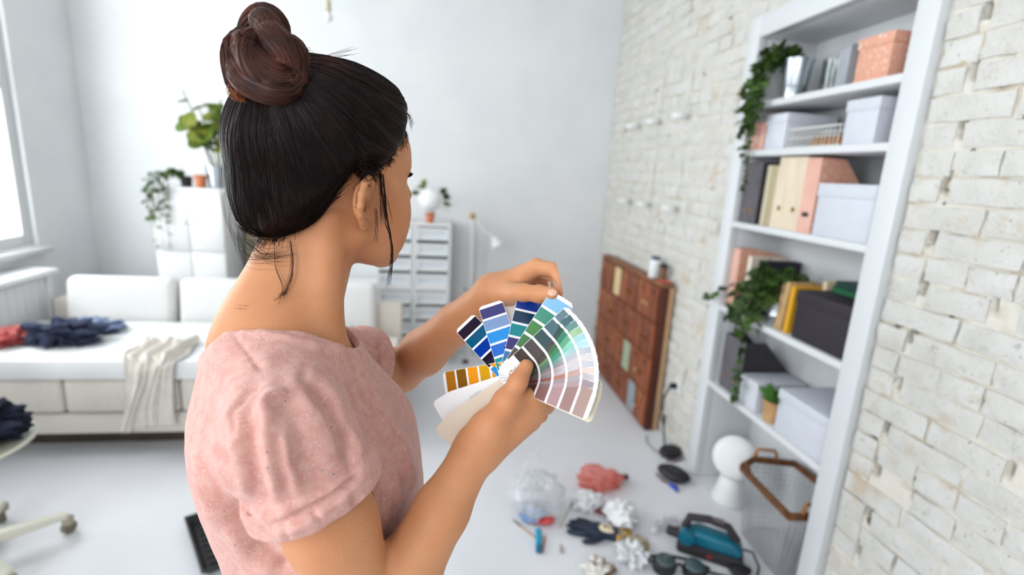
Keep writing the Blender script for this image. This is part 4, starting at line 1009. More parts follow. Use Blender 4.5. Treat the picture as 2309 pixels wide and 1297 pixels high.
# ---------------------------------------------------------------- the woman: implicit surfaces turned into meshes
V = lambda *p: np.array(p, dtype=np.float64)
def npv(v): return np.array([v[0], v[1], v[2]], dtype=np.float64)
def A(x, y, d): return npv(at(x, y, d))
class Field:
    def __init__(s, lo, hi, h):
        s.lo = np.array(lo, float); s.h = h
        s.n = np.ceil((np.array(hi, float)-s.lo)/h).astype(int)+1
        s.v = np.full(s.n, 1.0, np.float32)
    def sl(s, lo, hi):
        a = np.clip(np.floor((np.array(lo)-s.lo)/s.h).astype(int), 0, s.n); b = np.clip(np.ceil((np.array(hi)-s.lo)/s.h).astype(int)+1, 0, s.n)
        if np.any(b <= a): return None
        ax = [s.lo[i] + s.h*np.arange(a[i], b[i]) for i in range(3)]
        g = [ax[0][:, None, None], ax[1][None, :, None], ax[2][None, None, :]]
        return (slice(a[0], b[0]), slice(a[1], b[1]), slice(a[2], b[2])), g
    def put(s, d, sl, k, op):
        v = s.v[sl]; d = d.astype(np.float32)
        if op == 'u':
            hh = np.maximum(k-np.abs(v-d), 0)/k if k > 0 else 0
            s.v[sl] = np.minimum(v, d) - hh*hh*k*.25
        else:                                   # smooth subtraction
            d = -d; hh = np.maximum(k-np.abs(v-d), 0)/k if k > 0 else 0
            s.v[sl] = np.maximum(v, d) + hh*hh*k*.25
    def cone(s, a, b, ra, rb, k=.01, op='u', flat=None):
        a = np.array(a, float); b = np.array(b, float); pad = max(ra, rb)+k+3*s.h+.004
        q = s.sl(np.minimum(a, b)-pad, np.maximum(a, b)+pad)
        if q is None: return s
        sl, g = q; ab = b-a; L2 = ab@ab + 1e-12
        px, py, pz = g[0]-a[0], g[1]-a[1], g[2]-a[2]
        t = np.clip((px*ab[0]+py*ab[1]+pz*ab[2])/L2, 0, 1)
        dx, dy, dz = px-t*ab[0], py-t*ab[1], pz-t*ab[2]
        if flat is not None:                    # squash across direction n by factor f
            n, f = flat; n = np.array(n, float); n /= np.linalg.norm(n)
            c = dx*n[0]+dy*n[1]+dz*n[2]; e = (1/f-1)
            dx, dy, dz = dx+e*c*n[0], dy+e*c*n[1], dz+e*c*n[2]
        d = np.sqrt(dx*dx+dy*dy+dz*dz) - (ra+t*(rb-ra))
        s.put(d, sl, k, op); return s
    def ell(s, c, r, R=None, k=.01, op='u'):
        c = np.array(c, float); r = np.array(r, float); R = np.eye(3) if R is None else R
        pad = max(r)+k+3*s.h+.004
        q = s.sl(c-pad, c+pad)
        if q is None: return s
        sl, g = q; p = [g[i]-c[i] for i in range(3)]
        L = [sum(R[j, i]*p[j] for j in range(3)) for i in range(3)]      # R columns: local axes
        k0 = np.sqrt(sum((L[i]/r[i])**2 for i in range(3))); k1 = np.sqrt(sum((L[i]/r[i]**2)**2 for i in range(3)))
        s.put(k0*(k0-1)/np.maximum(k1, 1e-9), sl, k, op); return s
    def chain(s, pts, rs, k=.01, **kw):
        for i in range(len(pts)-1): s.cone(pts[i], pts[i+1], rs[i], rs[i+1], k, **kw)
        return s
    def pts(s):
        return [s.lo[0]+s.h*np.arange(s.n[0])[:, None, None], s.lo[1]+s.h*np.arange(s.n[1])[None, :, None], s.lo[2]+s.h*np.arange(s.n[2])[None, None, :]]
    def mesh(s):
        v = s.v; neg = v < 0
        c = [neg[i:v.shape[0]-1+i, j:v.shape[1]-1+j, k:v.shape[2]-1+k] for i in (0, 1) for j in (0, 1) for k in (0, 1)]
        cnt = sum(x.astype(np.int8) for x in c); act = (cnt > 0) & (cnt < 8)
        I = np.argwhere(act); n = len(I)
        idx = np.full(act.shape, -1, np.int64); idx[act] = np.arange(n)
        offs = [(i, j, k) for i in (0, 1) for j in (0, 1) for k in (0, 1)]
        val = np.stack([v[I[:, 0]+o[0], I[:, 1]+o[1], I[:, 2]+o[2]] for o in offs], 1)
        acc = np.zeros((n, 3)); w = np.zeros(n)
        for a in range(8):
            for b in range(a+1, 8):
                da = np.array(offs[b])-np.array(offs[a])
                if np.abs(da).sum() != 1: continue
                m = (val[:, a] < 0) != (val[:, b] < 0)
                t = val[m, a]/(val[m, a]-val[m, b])
                acc[m] += np.array(offs[a]) + t[:, None]*da; w[m] += 1
        P = s.lo + (I + acc/w[:, None])*s.h
        F = []
        for ax in range(3):
            o1, o2 = (ax+1) % 3, (ax+2) % 3
            lo_ = [slice(None)]*3; hi_ = [slice(None)]*3; lo_[ax] = slice(0, -1); hi_[ax] = slice(1, None)
            d = neg[tuple(lo_)] != neg[tuple(hi_)]
            E = np.argwhere(d)
            ok = (E[:, o1] > 0) & (E[:, o2] > 0) & (E[:, o1] < v.shape[o1]-1) & (E[:, o2] < v.shape[o2]-1)
            E = E[ok]
            q = []
            for (p1, p2) in ((-1, -1), (0, -1), (0, 0), (-1, 0)):
                c_ = E.copy(); c_[:, o1] += p1; c_[:, o2] += p2
                q.append(idx[c_[:, 0], c_[:, 1], c_[:, 2]])
            q = np.stack(q, 1)
            fl = neg[E[:, 0], E[:, 1], E[:, 2]]
            q[~fl] = q[~fl][:, ::-1]
            F.append(q)
        F = np.concatenate(F); F = F[(F >= 0).all(1)]
        return P, F
def relax(P, F, it=2, lam=.5):
    E = np.concatenate([F[:, [0, 1]], F[:, [1, 2]], F[:, [2, 3]], F[:, [3, 0]]])
    for _ in range(it):
        s_ = np.zeros_like(P); c = np.zeros(len(P))
        np.add.at(s_, E[:, 0], P[E[:, 1]]); np.add.at(s_, E[:, 1], P[E[:, 0]]); np.add.at(c, E[:, 0], 1); np.add.at(c, E[:, 1], 1)
        m = c > 0; P = P.copy(); P[m] = P[m]*(1-lam) + lam*s_[m]/c[m][:, None]
    return P
def normals(P, F):
    n = np.cross(P[F[:, 2]]-P[F[:, 0]], P[F[:, 3]]-P[F[:, 1]]); N = np.zeros_like(P)
    for i in range(4): np.add.at(N, F[:, i], n)
    return N/np.maximum(np.linalg.norm(N, axis=1), 1e-12)[:, None]
def quads(name, P, F, material, parent=None, kind=None):
    me = bpy.data.meshes.new(name)
    me.vertices.add(len(P)); me.vertices.foreach_set('co', P.astype(np.float32).ravel())
    k = F.shape[1]
    me.loops.add(len(F)*k); me.loops.foreach_set('vertex_index', F.astype(np.int32).ravel())
    me.polygons.add(len(F)); me.polygons.foreach_set('loop_start', (np.arange(len(F))*k).astype(np.int32)); me.polygons.foreach_set('loop_total', np.full(len(F), k, np.int32))
    me.update(calc_edges=True); me.validate()
    me.polygons.foreach_set('use_smooth', np.ones(len(me.polygons), bool))
    return link(name, me, material, parent, kind=kind)
def crop(P, F, boxes, keep_outside=True):
    c = P[F].mean(1); inside = np.zeros(len(F), bool)
    for lo, hi in boxes: inside |= ((c > lo) & (c < hi)).all(1)
    return P, F[~inside if keep_outside else inside]
def pix(P):
    c = (P - np.array([0, 0, CAMH])) @ RCAM
    return c[:, 0]/c[:, 2]*FPX + FW/2, c[:, 1]/c[:, 2]*FPX + FH/2, c[:, 2]

# ---- pose (metres, world)
def rotm(y, p, r):
    cy, sy, cp, sp_, cr, sr = math.cos(y), math.sin(y), math.cos(p), math.sin(p), math.cos(r), math.sin(r)
    return np.array([[cy, -sy, 0], [sy, cy, 0], [0, 0, 1]]) @ np.array([[cp, 0, -sp_], [0, 1, 0], [sp_, 0, cp]]) @ np.array([[1, 0, 0], [0, cr, -sr], [0, sr, cr]])
HC = V(-.136, .747, 1.567); HR = rotm(math.radians(37.5), .05, .165)
def hl(x, y, z): return HC + HR @ V(x, y, z)
S_R, E_R, W_R = A(662, 985, .53), A(845, 1415, .575), A(1070, 1020, .63)
S_L, E_L, W_L = A(712, 812, .79), A(905, 838, .93), A(1108, 662, .785)
NB = A(650, 735, .665)                         # base of the neck
mid = (S_R+S_L)/2
CH_C = V(-.165, .655, 1.235)                   # ribcage centre
def body(f):
    # trunk
    f.ell(CH_C, (.092, .116, .16), k=.03)
    f.ell(V(-.14, .655, 1.05), (.088, .115, .17), k=.05)
    f.ell(V(-.17, .66, .90), (.11, .14, .13), k=.05)
    for s, S in ((-1, S_R), (1, S_L)):
        f.cone(NB + V(-.015, 0, -.01), S + V(-.01, 0, -.004), .056, .042, k=.04)
        f.cone(S + V(-.01, 0, -.012), CH_C + V(0, s*.06, .03), .045, .06, k=.04)
    f.ell(CH_C + V(.055, -.058, -.015), (.066, .06, .07), k=.04); f.ell(CH_C + V(.055, .058, -.015), (.066, .06, .07), k=.04)
    # neck
    f.cone(hl(-.020, 0, -.045), NB + V(-.004, 0, -.02), .050, .060, k=.03)
    f.cone(hl(-.052, 0, -.05), NB + V(-.045, 0, -.035), .036, .052, k=.03)
    f.cone(hl(-.035, -.048, -.03), NB + V(.05, -.03, -.03), .016, .016, k=.03)      # sternomastoid
    # arms
    def arm(S, E, W, nrm):
        f.cone(S, S + (E-S)*.45, .044, .0455, k=.03); f.cone(S + (E-S)*.45, E, .046, .037, k=.02)
        a = E + (W-E)*.28; b = E + (W-E)*.65
        f.chain([E, a, b, W], [.036, .0400, .0325, .0255], k=.012)
    arm(S_R, E_R, W_R, None); arm(S_L, E_L, W_L, None)
    head(f)
def head(f, ears=True, face=True):
    def e(c, r, k, op='u'): f.ell(hl(*c), r, HR, k, op)
    def c(a, b, ra, rb, k, op='u'): f.cone(hl(*a), hl(*b), ra, rb, k, op)
    e((-.010, 0, .045), (.100, .076, .086), .01)
    e((.030, 0, -.012), (.064, .060, .092), .03)
    e((.046, 0, .052), (.052, .060, .046), .03)
    for s in (-1, 1):
        c((.0, s*.050, -.052), (.068, s*.012, -.106), .022, .017, .025)
        e((.054, s*.039, -.026), (.036, .029, .038), .025)
    e((.083, 0, -.104), (.018, .020, .017), .02)
    for s in (-1, 1): e((.050, s*.040, -.062), (.036, .022, .042), .025)
    if not face: return
    for s in (-1, 1):
        c((.091, s*.010, .037), (.076, s*.043, .036), .0075, .0065, .014)
        e((.099, s*.031, .019), (.016, .016, .0115), .010, 'd')
        c((.0835, s*.018, .0225), (.0775, s*.045, .0215), .0042, .0035, .004)       # upper lid
        c((.0835, s*.020, .0115), (.0775, s*.043, .0125), .0032, .003, .004)       # lower lid
    c((.094, 0, .022), (.1135, 0, -.016), .0070, .0095, .012)
    for s in (-1, 1): e((.104, s*.0105, -.022), (.011, .0065, .0065), .006)
    c((.0975, -.014, -.0525), (.0975, .014, -.0525), .0058, .0058, .008); c((.096, -.013, -.0625), (.096, .013, -.0625), .0066, .0066, .008)
    c((.106, -.02, -.0575), (.106, .02, -.0575), .0018, .0018, .004, 'd')
    if ears:
        for s in (-1, 1):
            ear(f, s)
def ear(f, s):
    # outline in the ear plane: u forward, w up; the plane swings out from the skull
    O = V(-.004, s*.0735, -.002); ou = V(.90, -s*.40, .10); ou /= np.linalg.norm(ou); ow = V(-.16, s*.10, .98); ow -= ou*(ow@ou); ow /= np.linalg.norm(ow)
    on_ = np.cross(ou, ow)*(-s)               # outward
    if on_[1]*s < 0: on_ = -on_
    def p(u, w, n=0): q = O + ou*u + ow*w + on_*n; return hl(*q)
    Re = np.stack([HR @ ou, HR @ ow, HR @ on_], 1)
    f.ell(p(-.010, .004, .006), (.017, .026, .0045), Re, .006)
    out = [(.010, .012, .006), (.008, .024, .009), (-.003, .0335, .012), (-.016, .031, .015), (-.0245, .019, .017), (-.026, .004, .016), (-.022, -.010, .013), (-.014, -.022, .010), (-.005, -.030, .007)]
    f.chain([p(*q) for q in out], [.0032, .0038, .0042, .0044, .0044, .0042, .0040, .0042, .0058], k=.003)
    f.ell(p(-.004, -.029, .006), (.0075, .0085, .0045), Re, .005)
    f.chain([p(-.004, .022, .010), p(-.013, .012, .012), p(-.015, -.002, .011), p(-.009, -.014, .009)], [.003, .003, .003, .003], k=.003)   # antihelix
    f.ell(p(.003, -.004, .010), (.004, .006, .004), Re, .003)                                                              # tragus
    f.ell(p(-.005, -.003, .0125), (.0085, .0125, .0095), Re, .003, 'd')                                                        # concha
    f.ell(p(-.006, .020, .016), (.006, .006, .006), Re, .003, 'd')

# ---- hands
def finger(f, pts, rs, k=.0035): f.chain(pts, rs, k=k)
# right hand (near), holds the fan deck between thumb and curled fingers
RH = dict(ix=A(1203, 899, .622), md=A(1207, 929, .634), rg=A(1197, 950, .652), pk=A(1180, 966, .668), th0=A(1100, 965, .618), th1=A(1143, 905, .603), th2=A(1168, 861, .604), th3=A(1187, 826, .612))
def right_hand(f):
    for q, r in (('ix', .0125), ('md', .0128), ('rg', .012), ('pk', .0108)):
        f.cone(W_R + (RH[q]-W_R)*.1, RH[q], .017, r, k=.018)
    f.cone(A(1090, 1000, .63), A(1180, 930, .642), .020, .016, k=.02)
    f.cone(W_R, RH['th0'], .022, .019, k=.02); f.cone(RH['th0'], RH['th1'], .0185, .0135, k=.015)
    f.cone(RH['th1'], A(1190, 905, .625), .011, .011, k=.02)
    finger(f, [RH['th1'], RH['th2'], RH['th3']], [.0125, .0112, .0088], .006)
    finger(f, [RH['ix'], A(1236, 888, .640), A(1222, 868, .664), A(1196, 862, .668)], [.0118, .0102, .0092, .0080])
    finger(f, [RH['md'], A(1233, 915, .664), A(1212, 892, .684), A(1184, 886, .684)], [.0122, .0104, .0094, .0082])
    finger(f, [RH['rg'], A(1218, 936, .686), A(1195, 915, .700), A(1168, 908, .698)], [.0115, .0100, .0090, .0080])
    finger(f, [RH['pk'], A(1192, 955, .700), A(1172, 936, .712), A(1150, 928, .708)], [.0102, .0088, .0080, .0070])
LH = dict(ix=A(1210, 602, .724), md=A(1212, 606, .752), rg=A(1204, 618, .776), pk=A(1190, 634, .792), th0=A(1140, 662, .752), th1=A(1180, 660, .690), th2=A(1216, 663, .662), th3=A(1245, 662, .645))
def left_hand(f):
    for q, r in (('ix', .0128), ('md', .0130), ('rg', .012), ('pk', .0108)):
        f.cone(W_L + (LH[q]-W_L)*.1, LH[q], .018, r, k=.018)
    f.cone(W_L, LH['th0'], .022, .0185, k=.02); f.cone(LH['th0'], LH['th1'], .0180, .0125, k=.012)
    finger(f, [LH['th1'], LH['th2'], LH['th3']], [.0118, .0112, .0086], .006)
    finger(f, [LH['ix'], A(1250, 608, .702), A(1270, 636, .680), A(1264, 661, .664)], [.0116, .0100, .0090, .0078])
    finger(f, [LH['md'], A(1256, 624, .730), A(1258, 660, .706), A(1244, 682, .694)], [.0120, .0106, .0094, .0080])
    finger(f, [LH['rg'], A(1250, 646, .752), A(1240, 676, .732), A(1222, 684, .722)], [.0114, .0100, .0090, .0080])
    finger(f, [LH['pk'], A(1226, 660, .778), A(1220, 684, .758), A(1206, 688, .746)], [.0102, .0088, .0080, .0070])

SKIN = mat('skin', srgb(206, 147, 106), .5, col2=srgb(197, 134, 93), scale=14, sss=.22, sssr=(1, .35, .2), bump=.10, bscale=330, spec=.4)
person = thing('person', 'woman in a pink t-shirt with a dark top-knot bun holding a colour fan deck', 'person', (-.13, .66, 0))
PL = np.array([-.13, .66, 0])
def build_body():
    f = Field(np.array([-.30, .40, 1.0]), np.array([.165, 1.0, 1.715]), .0022)
    body(f); right_hand(f); left_hand(f)
    P, F = f.mesh(); P = relax(P, F, 1, .4)
    return quads('body', P-PL, F, SKIN, person)
body_obj = build_body()

# ---- shirt
SHIRT = mat('pink_melange_jersey', srgb(202, 147, 137), .85, col2=srgb(214, 166, 156), scale=85, detail=8, bump=.16, bscale=420, sheen=.25, specks=[(srgb(112, 104, 134), 170, .76), (srgb(218, 176, 167), 330, .63)])
def sleeve_axis(S, E, u): return S + (E-S)*u
def shirt_field():
    lo = np.array([-.40, .36, .80]); hi = np.array([.10, 1.0, 1.46]); h = .0028; f = Field(lo, hi, h)
    f.ell(V(-.182, .655, 1.245), (.120, .138, .175), k=.03)
    f.ell(CH_C + V(.060, -.058, -.02), (.080, .070, .085), k=.05); f.ell(CH_C + V(.060, .058, -.02), (.080, .070, .085), k=.05)
    f.ell(V(-.135, .652, 1.09), (.132, .136, .18), k=.06)
    f.ell(V(-.125, .655, .93), (.138, .155, .13), k=.06)
    for s, S in ((-1, S_R), (1, S_L)):
        f.cone(NB + V(-.02, 0, -.022), S + V(-.012, 0, .0), .062, .054, k=.045)
        f.cone(S + V(-.01, 0, -.01), CH_C + V(-.01, s*.05, .0), .052, .075, k=.04)
    # sleeves: own fields, cut square across the arm, with a rolled cuff and a hollow mouth
    for S, E, u, r0, r1, rc in ((S_R, E_R, .285, .058, .057, .0630), (S_L, E_L, .56, .060, .056, .0605)):
        g_ = Field(lo, hi, h)
        g_.chain([S + (S-E)*.02, sleeve_axis(S, E, u*.5), sleeve_axis(S, E, u+.08)], [r0, r1, r1], k=.02)
        g = g_.pts()
        d = (E-S)/np.linalg.norm(E-S); c = sleeve_axis(S, E, u)
        ax = (g[0]-c[0])*d[0] + (g[1]-c[1])*d[1] + (g[2]-c[2])*d[2]
        rr = np.sqrt(np.maximum((g[0]-c[0])**2+(g[1]-c[1])**2+(g[2]-c[2])**2 - ax*ax, 0))
        g_.v = np.maximum(g_.v, ax).astype(np.float32)
        kk = .026
        hh = np.maximum(kk-np.abs(f.v-g_.v), 0)/kk
        f.v = (np.minimum(f.v, g_.v) - hh*hh*kk*.25*np.clip(-(ax+.035)/.05, 0, 1)).astype(np.float32)
        q = np.maximum(np.abs(ax + .012) - .010, 0); w_ = np.maximum(np.abs(rr - rc) - .001, 0)
        cuff = np.sqrt(q*q + w_*w_) - .0068
        hh = np.maximum(.004-np.abs(f.v-cuff), 0)/.004
        f.v = (np.minimum(f.v, cuff) - hh*hh*.001).astype(np.float32)
        hole = np.maximum(rr - (rc-.009), np.maximum(-(ax+.022), ax-.02))
        f.v = np.maximum(f.v, -hole).astype(np.float32)
    # neck opening
    f.cone(NB + V(-.035, 0, .002), NB + V(.030, .0, .020), .073, .074, k=.006, op='d')
    f.cone(NB + V(-.0, 0, .03), NB + V(.0, 0, .16), .085, .12, k=.006, op='d')
    return f
sf = shirt_field(); P, F = sf.mesh(); P = relax(P, F, 2, .4)
def fold(P, F, lines):
    """raise or press the cloth along lines given in the picture (only where the cloth faces that way)"""
    N = normals(P, F); x, y, z = pix(P)
    view = P - np.array([0, 0, CAMH]); view /= np.linalg.norm(view, axis=1)[:, None]
    face = np.clip(-(N*view).sum(1)*2.0, 0, 1)
    D = np.zeros(len(P))
    for pts, wd, amp in lines:
        best = np.full(len(P), 1e9); tt = np.zeros(len(P))
        n = len(pts)-1
        for i in range(n):
            a = np.array(pts[i], float); b = np.array(pts[i+1], float); ab = b-a
            t = np.clip(((x-a[0])*ab[0]+(y-a[1])*ab[1])/(ab@ab), 0, 1)
            d = np.hypot(x-a[0]-t*ab[0], y-a[1]-t*ab[1]); m = d < best
            best[m] = d[m]; tt[m] = (i+t[m])/n
        taper = np.clip(np.minimum(tt, 1-tt)*5, .25, 1)
        D += 1.6*amp*np.exp(-(best/wd)**2)*taper*face
    D = np.clip(D, -.014, .012)
    return P + N*D[:, None]
LINES = [
 ([(585, 1198), (644, 1175), (691, 1150), (754, 1118), (806, 1072), (824, 1060)], 6, -.0050), ([(600, 1212), (660, 1196), (720, 1162), (780, 1122), (822, 1080)], 12, .0030), ([(640, 1185), (652, 1215)], 6, -.003), ([(700, 1150), (728, 1178)], 6, -.003),
 ([(480, 900), (470, 1000), (500, 1110), (560, 1210)], 16, -.006), ([(450, 980), (465, 1090), (500, 1200)], 16, .006), ([(655, 880), (610, 900), (560, 960)], 14, .004),
 ([(640, 870), (660, 930), (690, 1010), (720, 1090)], 26, -.004), ([(690, 855), (745, 912), (778, 985), (796, 1060)], 15, -.011),
 ([(735, 865), (770, 930), (800, 1000), (812, 1060)], 16, .006), ([(610, 880), (600, 960), (610, 1050), (640, 1150)], 20, .006),
 ([(575, 900), (560, 980), (575, 1080), (600, 1170)], 20, -.006), ([(640, 960), (650, 1040), (680, 1120)], 14, .005),
 ([(540, 880), (510, 960), (520, 1060), (560, 1150)], 22, .005), ([(505, 930), (490, 1010), (520, 1120), (580, 1240)], 26, -.008),
 ([(470, 940), (470, 1040), (510, 1160), (580, 1297)], 24, .007), ([(560, 1200), (610, 1250), (660, 1297)], 18, -.006),
 ([(800, 800), (850, 880), (880, 960)], 14, .003), ([(830, 900), (870, 1000), (900, 1090)], 16, -.003), ([(905, 980), (930, 1060), (945, 1110)], 12, .004), ([(885, 960), (910, 1060), (920, 1120)], 10, -.004),
 ([(790, 1100), (830, 1180), (860, 1230)], 14, -.004), ([(600, 860), (560, 880), (530, 930), (522, 1000)], 6, -.003), ([(520, 745), (600, 850)], 5, -.002),
 ([(480, 737), (560, 744), (640, 759), (720, 778), (770, 784), (787, 772)], 6, .0022), ([(690, 850), (740, 880), (780, 940), (800, 1010)], 12, -.004), ([(680, 830), (740, 840), (800, 880)], 20, .003), ([(630, 800), (560, 840), (500, 900)], 18, .003)]
P = fold(P, F, LINES)
N_ = normals(P, F)
wr_ = np.array([.0016*mnoise.noise(Vector((p[0]*28, p[1]*28, p[2]*14))) + .0010*mnoise.noise(Vector((p[0]*70, p[1]*70, p[2]*40))) for p in P])
P = P + N_*wr_[:, None]; P = relax(P, F, 1, .4)
from mathutils.bvhtree import BVHTree
_bm = body_obj.data; _co = np.empty(len(_bm.vertices)*3, np.float32); _bm.vertices.foreach_get('co', _co); _co = _co.reshape(-1, 3) + PL
_fa = np.empty(len(_bm.loops), np.int32); _bm.loops.foreach_get('vertex_index', _fa); _fa = _fa.reshape(-1, 4)
_bt = BVHTree.FromPolygons(_co.tolist(), _fa.tolist())
for i in np.where(P[:, 2] > 1.02)[0]:              # cloth never sinks into the skin under it
    q = _bt.find_nearest(Vector(P[i]), .012)
    if q[0] is None: continue
    s_ = (Vector(P[i])-q[0]).dot(q[1])
    if -.0095 < s_ < .002: P[i] = q[0] + q[1]*.002
shirt = quads('t_shirt', P-PL, F, SHIRT, person); shirt['label'] = 'pink speckled short-sleeved t-shirt with rolled cuffs'
# neckband: a thin ribbed edge round the opening
# ---- trousers and shoes (below the picture)
JEANS = mat('blue_jeans', srgb(70, 92, 130), .9, col2=srgb(54, 74, 110), scale=60, bump=.1)
f = Field(np.array([-.40, .42, .02]), np.array([.10, .92, 1.0]), .009)
f.ell(V(-.13, .66, .88), (.125, .15, .13), k=.04)
for s in (-1, 1):
    f.chain([V(-.13, .66+s*.085, .82), V(-.12, .66+s*.095, .47), V(-.14, .66+s*.10, .07)], [.090, .066, .058], k=.05)
Pj, Fj = f.mesh(); Pj = relax(Pj, Fj, 2); quads('trousers', Pj-PL, Fj, JEANS, person)
for s in (-1, 1):
    f = Field(np.array([-.24, .66+s*.1-.08, -.01]), np.array([.12, .66+s*.1+.08, .16]), .005)
    f.chain([V(-.17, .66+s*.10, .045), V(-.065, .66+s*.10, .045), V(.02, .66+s*.105, .034)], [.044, .044, .033], k=.02); f.cone(V(-.145, .66+s*.1, .06), V(-.14, .66+s*.1, .12), .045, .042, k=.02)
    f.v = np.maximum(f.v, (.002 - f.pts()[2]) + 0*f.v).astype(np.float32)
    Ps, Fs = f.mesh(); quads('shoe', Ps-PL, Fs, mat('white_sneaker', srgb(226, 226, 224), .6), person)
# ---- hair
HAIR = mat('dark_brown_hair', srgb(22, 13, 14), .45, col2=srgb(32, 20, 19), scale=40, spec=.2, sheen=.0)
HAIR_B = mat('auburn_bun_hair', srgb(52, 29, 25), .45, col2=srgb(86, 46, 32), scale=34, spec=.3)
HAIR_G = mat('sunlit_auburn_hair', srgb(112, 60, 34), .45, col2=srgb(146, 84, 48), scale=30, spec=.3)  # sunlit highlight painted in as a lighter auburn
BUNB = V(-.080, -.012, .132)
_al = np.radians([0, 30, 50, 62, 72, 80, 86, 95, 106, 120, 140, 160, 180])
_zb = np.array([.088, .084, .068, .046, .030, .024, .034, .036, .026, .000, -.038, -.068, -.082])
def hair_field():
    h = .0024; f = Field(HC-.185, HC+.19, h); head(f, False, False); f.ell(hl(-.050, 0, -.018), (.055, .066, .052), HR, .03)
    g = f.pts(); d = [g[i]-HC[i] for i in range(3)]
    L = [sum(HR[j, i]*d[j] for j in range(3)) for i in range(3)]
    x, y, z = L
    al = np.arctan2(np.abs(y), x)
    zb = np.interp(al, _al, _zb)
    r = np.sqrt((x+.01)**2 + y*y + (z-.03)**2) + 1e-6
    nx, nz = (x+.01)/r, (z-.03)/r
    T = .0160 + .0125*np.clip(-nx, 0, 1) + .0180*np.clip(nz, 0, 1) + .004*np.clip(nx, 0, 1)
    u = np.clip((z-zb)/(.036 + .034*np.clip(nx, 0, 1)), 0, 1); u = u*u*(3-2*u)
    # combed grooves running to the bun
    a = BUNB/np.linalg.norm(BUNB); e1 = np.cross(a, V(0, 1, 0)); e1 /= np.linalg.norm(e1); e2 = np.cross(a, e1)
    psi = np.arctan2(x*e2[0]+y*e2[1]+z*e2[2], x*e1[0]+y*e1[1]+z*e1[2])
    gr = .0005*np.sin(psi*23 + 3*np.sin(psi*5)) + .0003*np.sin(psi*61 + 2*np.sin(psi*7))
    th = -.026 + (T+.026)*u**.42 + gr*u
    f.v = (f.v - th).astype(np.float32)
    return f
hf = hair_field(); Ph, Fh = hf.mesh(); Ph = relax(Ph, Fh, 1, .4)
hair = quads('hair', Ph-PL, Fh, HAIR, person); hair['label'] = 'dark brown hair swept up to the crown'
from mathutils.bvhtree import BVHTree
bvh = BVHTree.FromPolygons([tuple(p) for p in Ph], [tuple(q) for q in Fh])
def strands_mesh(paths, rad):
    """paths (n,k,3) -> three-sided tapering tubes"""
    paths = np.asarray(paths); n, k, _ = paths.shape
    t = np.gradient(paths, axis=1); t /= np.maximum(np.linalg.norm(t, axis=2, keepdims=True), 1e-9)
    up = np.broadcast_to(np.array([.31, .52, .79]), t.shape); u = np.cross(t, up); u /= np.maximum(np.linalg.norm(u, axis=2, keepdims=True), 1e-9); w = np.cross(t, u)
    r = (np.asarray(rad)[:, None]*np.interp(np.linspace(0, 1, k), [0, .08, .8, 1], [.5, 1, 1, .25])[None, :])[..., None]
    ring = [paths + r*(u*math.cos(a)+w*math.sin(a)) for a in (0, 2.094, 4.189)]
    P = np.stack(ring, 2).reshape(-1, 3)
    i = np.arange(n*k).reshape(n, k)[:, :-1].ravel()
    F = np.concatenate([np.stack([i*3+a, i*3+(a+1) % 3, (i+k*0+1)*3+(a+1) % 3, (i+1)*3+a], 1) for a in range(3)])
    return P, F
hrng = np.random.default_rng(12)
B_w = hl(*BUNB)
def combed(n, K=16, step=.0085, lift=(.0002, .0016), pick=None):
    loc = (Ph-HC) @ HR
    al = np.arctan2(np.abs(loc[:, 1]), loc[:, 0]); zb = np.interp(al, _al, _zb)
    ok = np.where((loc[:, 2] > zb+.004) & (np.linalg.norm(Ph-B_w, axis=1) > .03) & ((pick(loc) if pick else True)))[0]
    st = Ph[hrng.choice(ok, n)]; out = []
    for s0 in st:
        p = Vector(s0); path = []; lf = hrng.uniform(*lift); swirl = hrng.normal(0, .10)
        for i in range(K):
            q = bvh.find_nearest(p)
            nrm = q[1]; pp = q[0] + nrm*(lf*min(1, i/3+.2))
            path.append(pp)
            d = Vector(B_w)-p; d = d - nrm*d.dot(nrm)
            if d.length > .02: d = d.normalized() + nrm.cross(d.normalized())*swirl*(1-i/K)
            else: d = d.normalized()
            p = q[0] + d.normalized()*min(step, (Vector(B_w)-p).length*.5)
        out.append([tuple(v) for v in path])
    return np.array(out)
pa = combed(5200, lift=(.0001, .0011)); P1, F1 = strands_mesh(pa, hrng.uniform(.0002, .00045, len(pa)))
quads('hair_strands', P1-PL, F1, HAIR, person, kind='stuff')
pb = combed(110, lift=(.001, .0025), pick=lambda l: (l[:, 2] > .14) & (l[:, 0] < .0)); P1, F1 = strands_mesh(pb, hrng.uniform(.0002, .0005, len(pb)))
quads('hair_strands', P1-PL, F1, HAIR_B, person, kind='stuff')
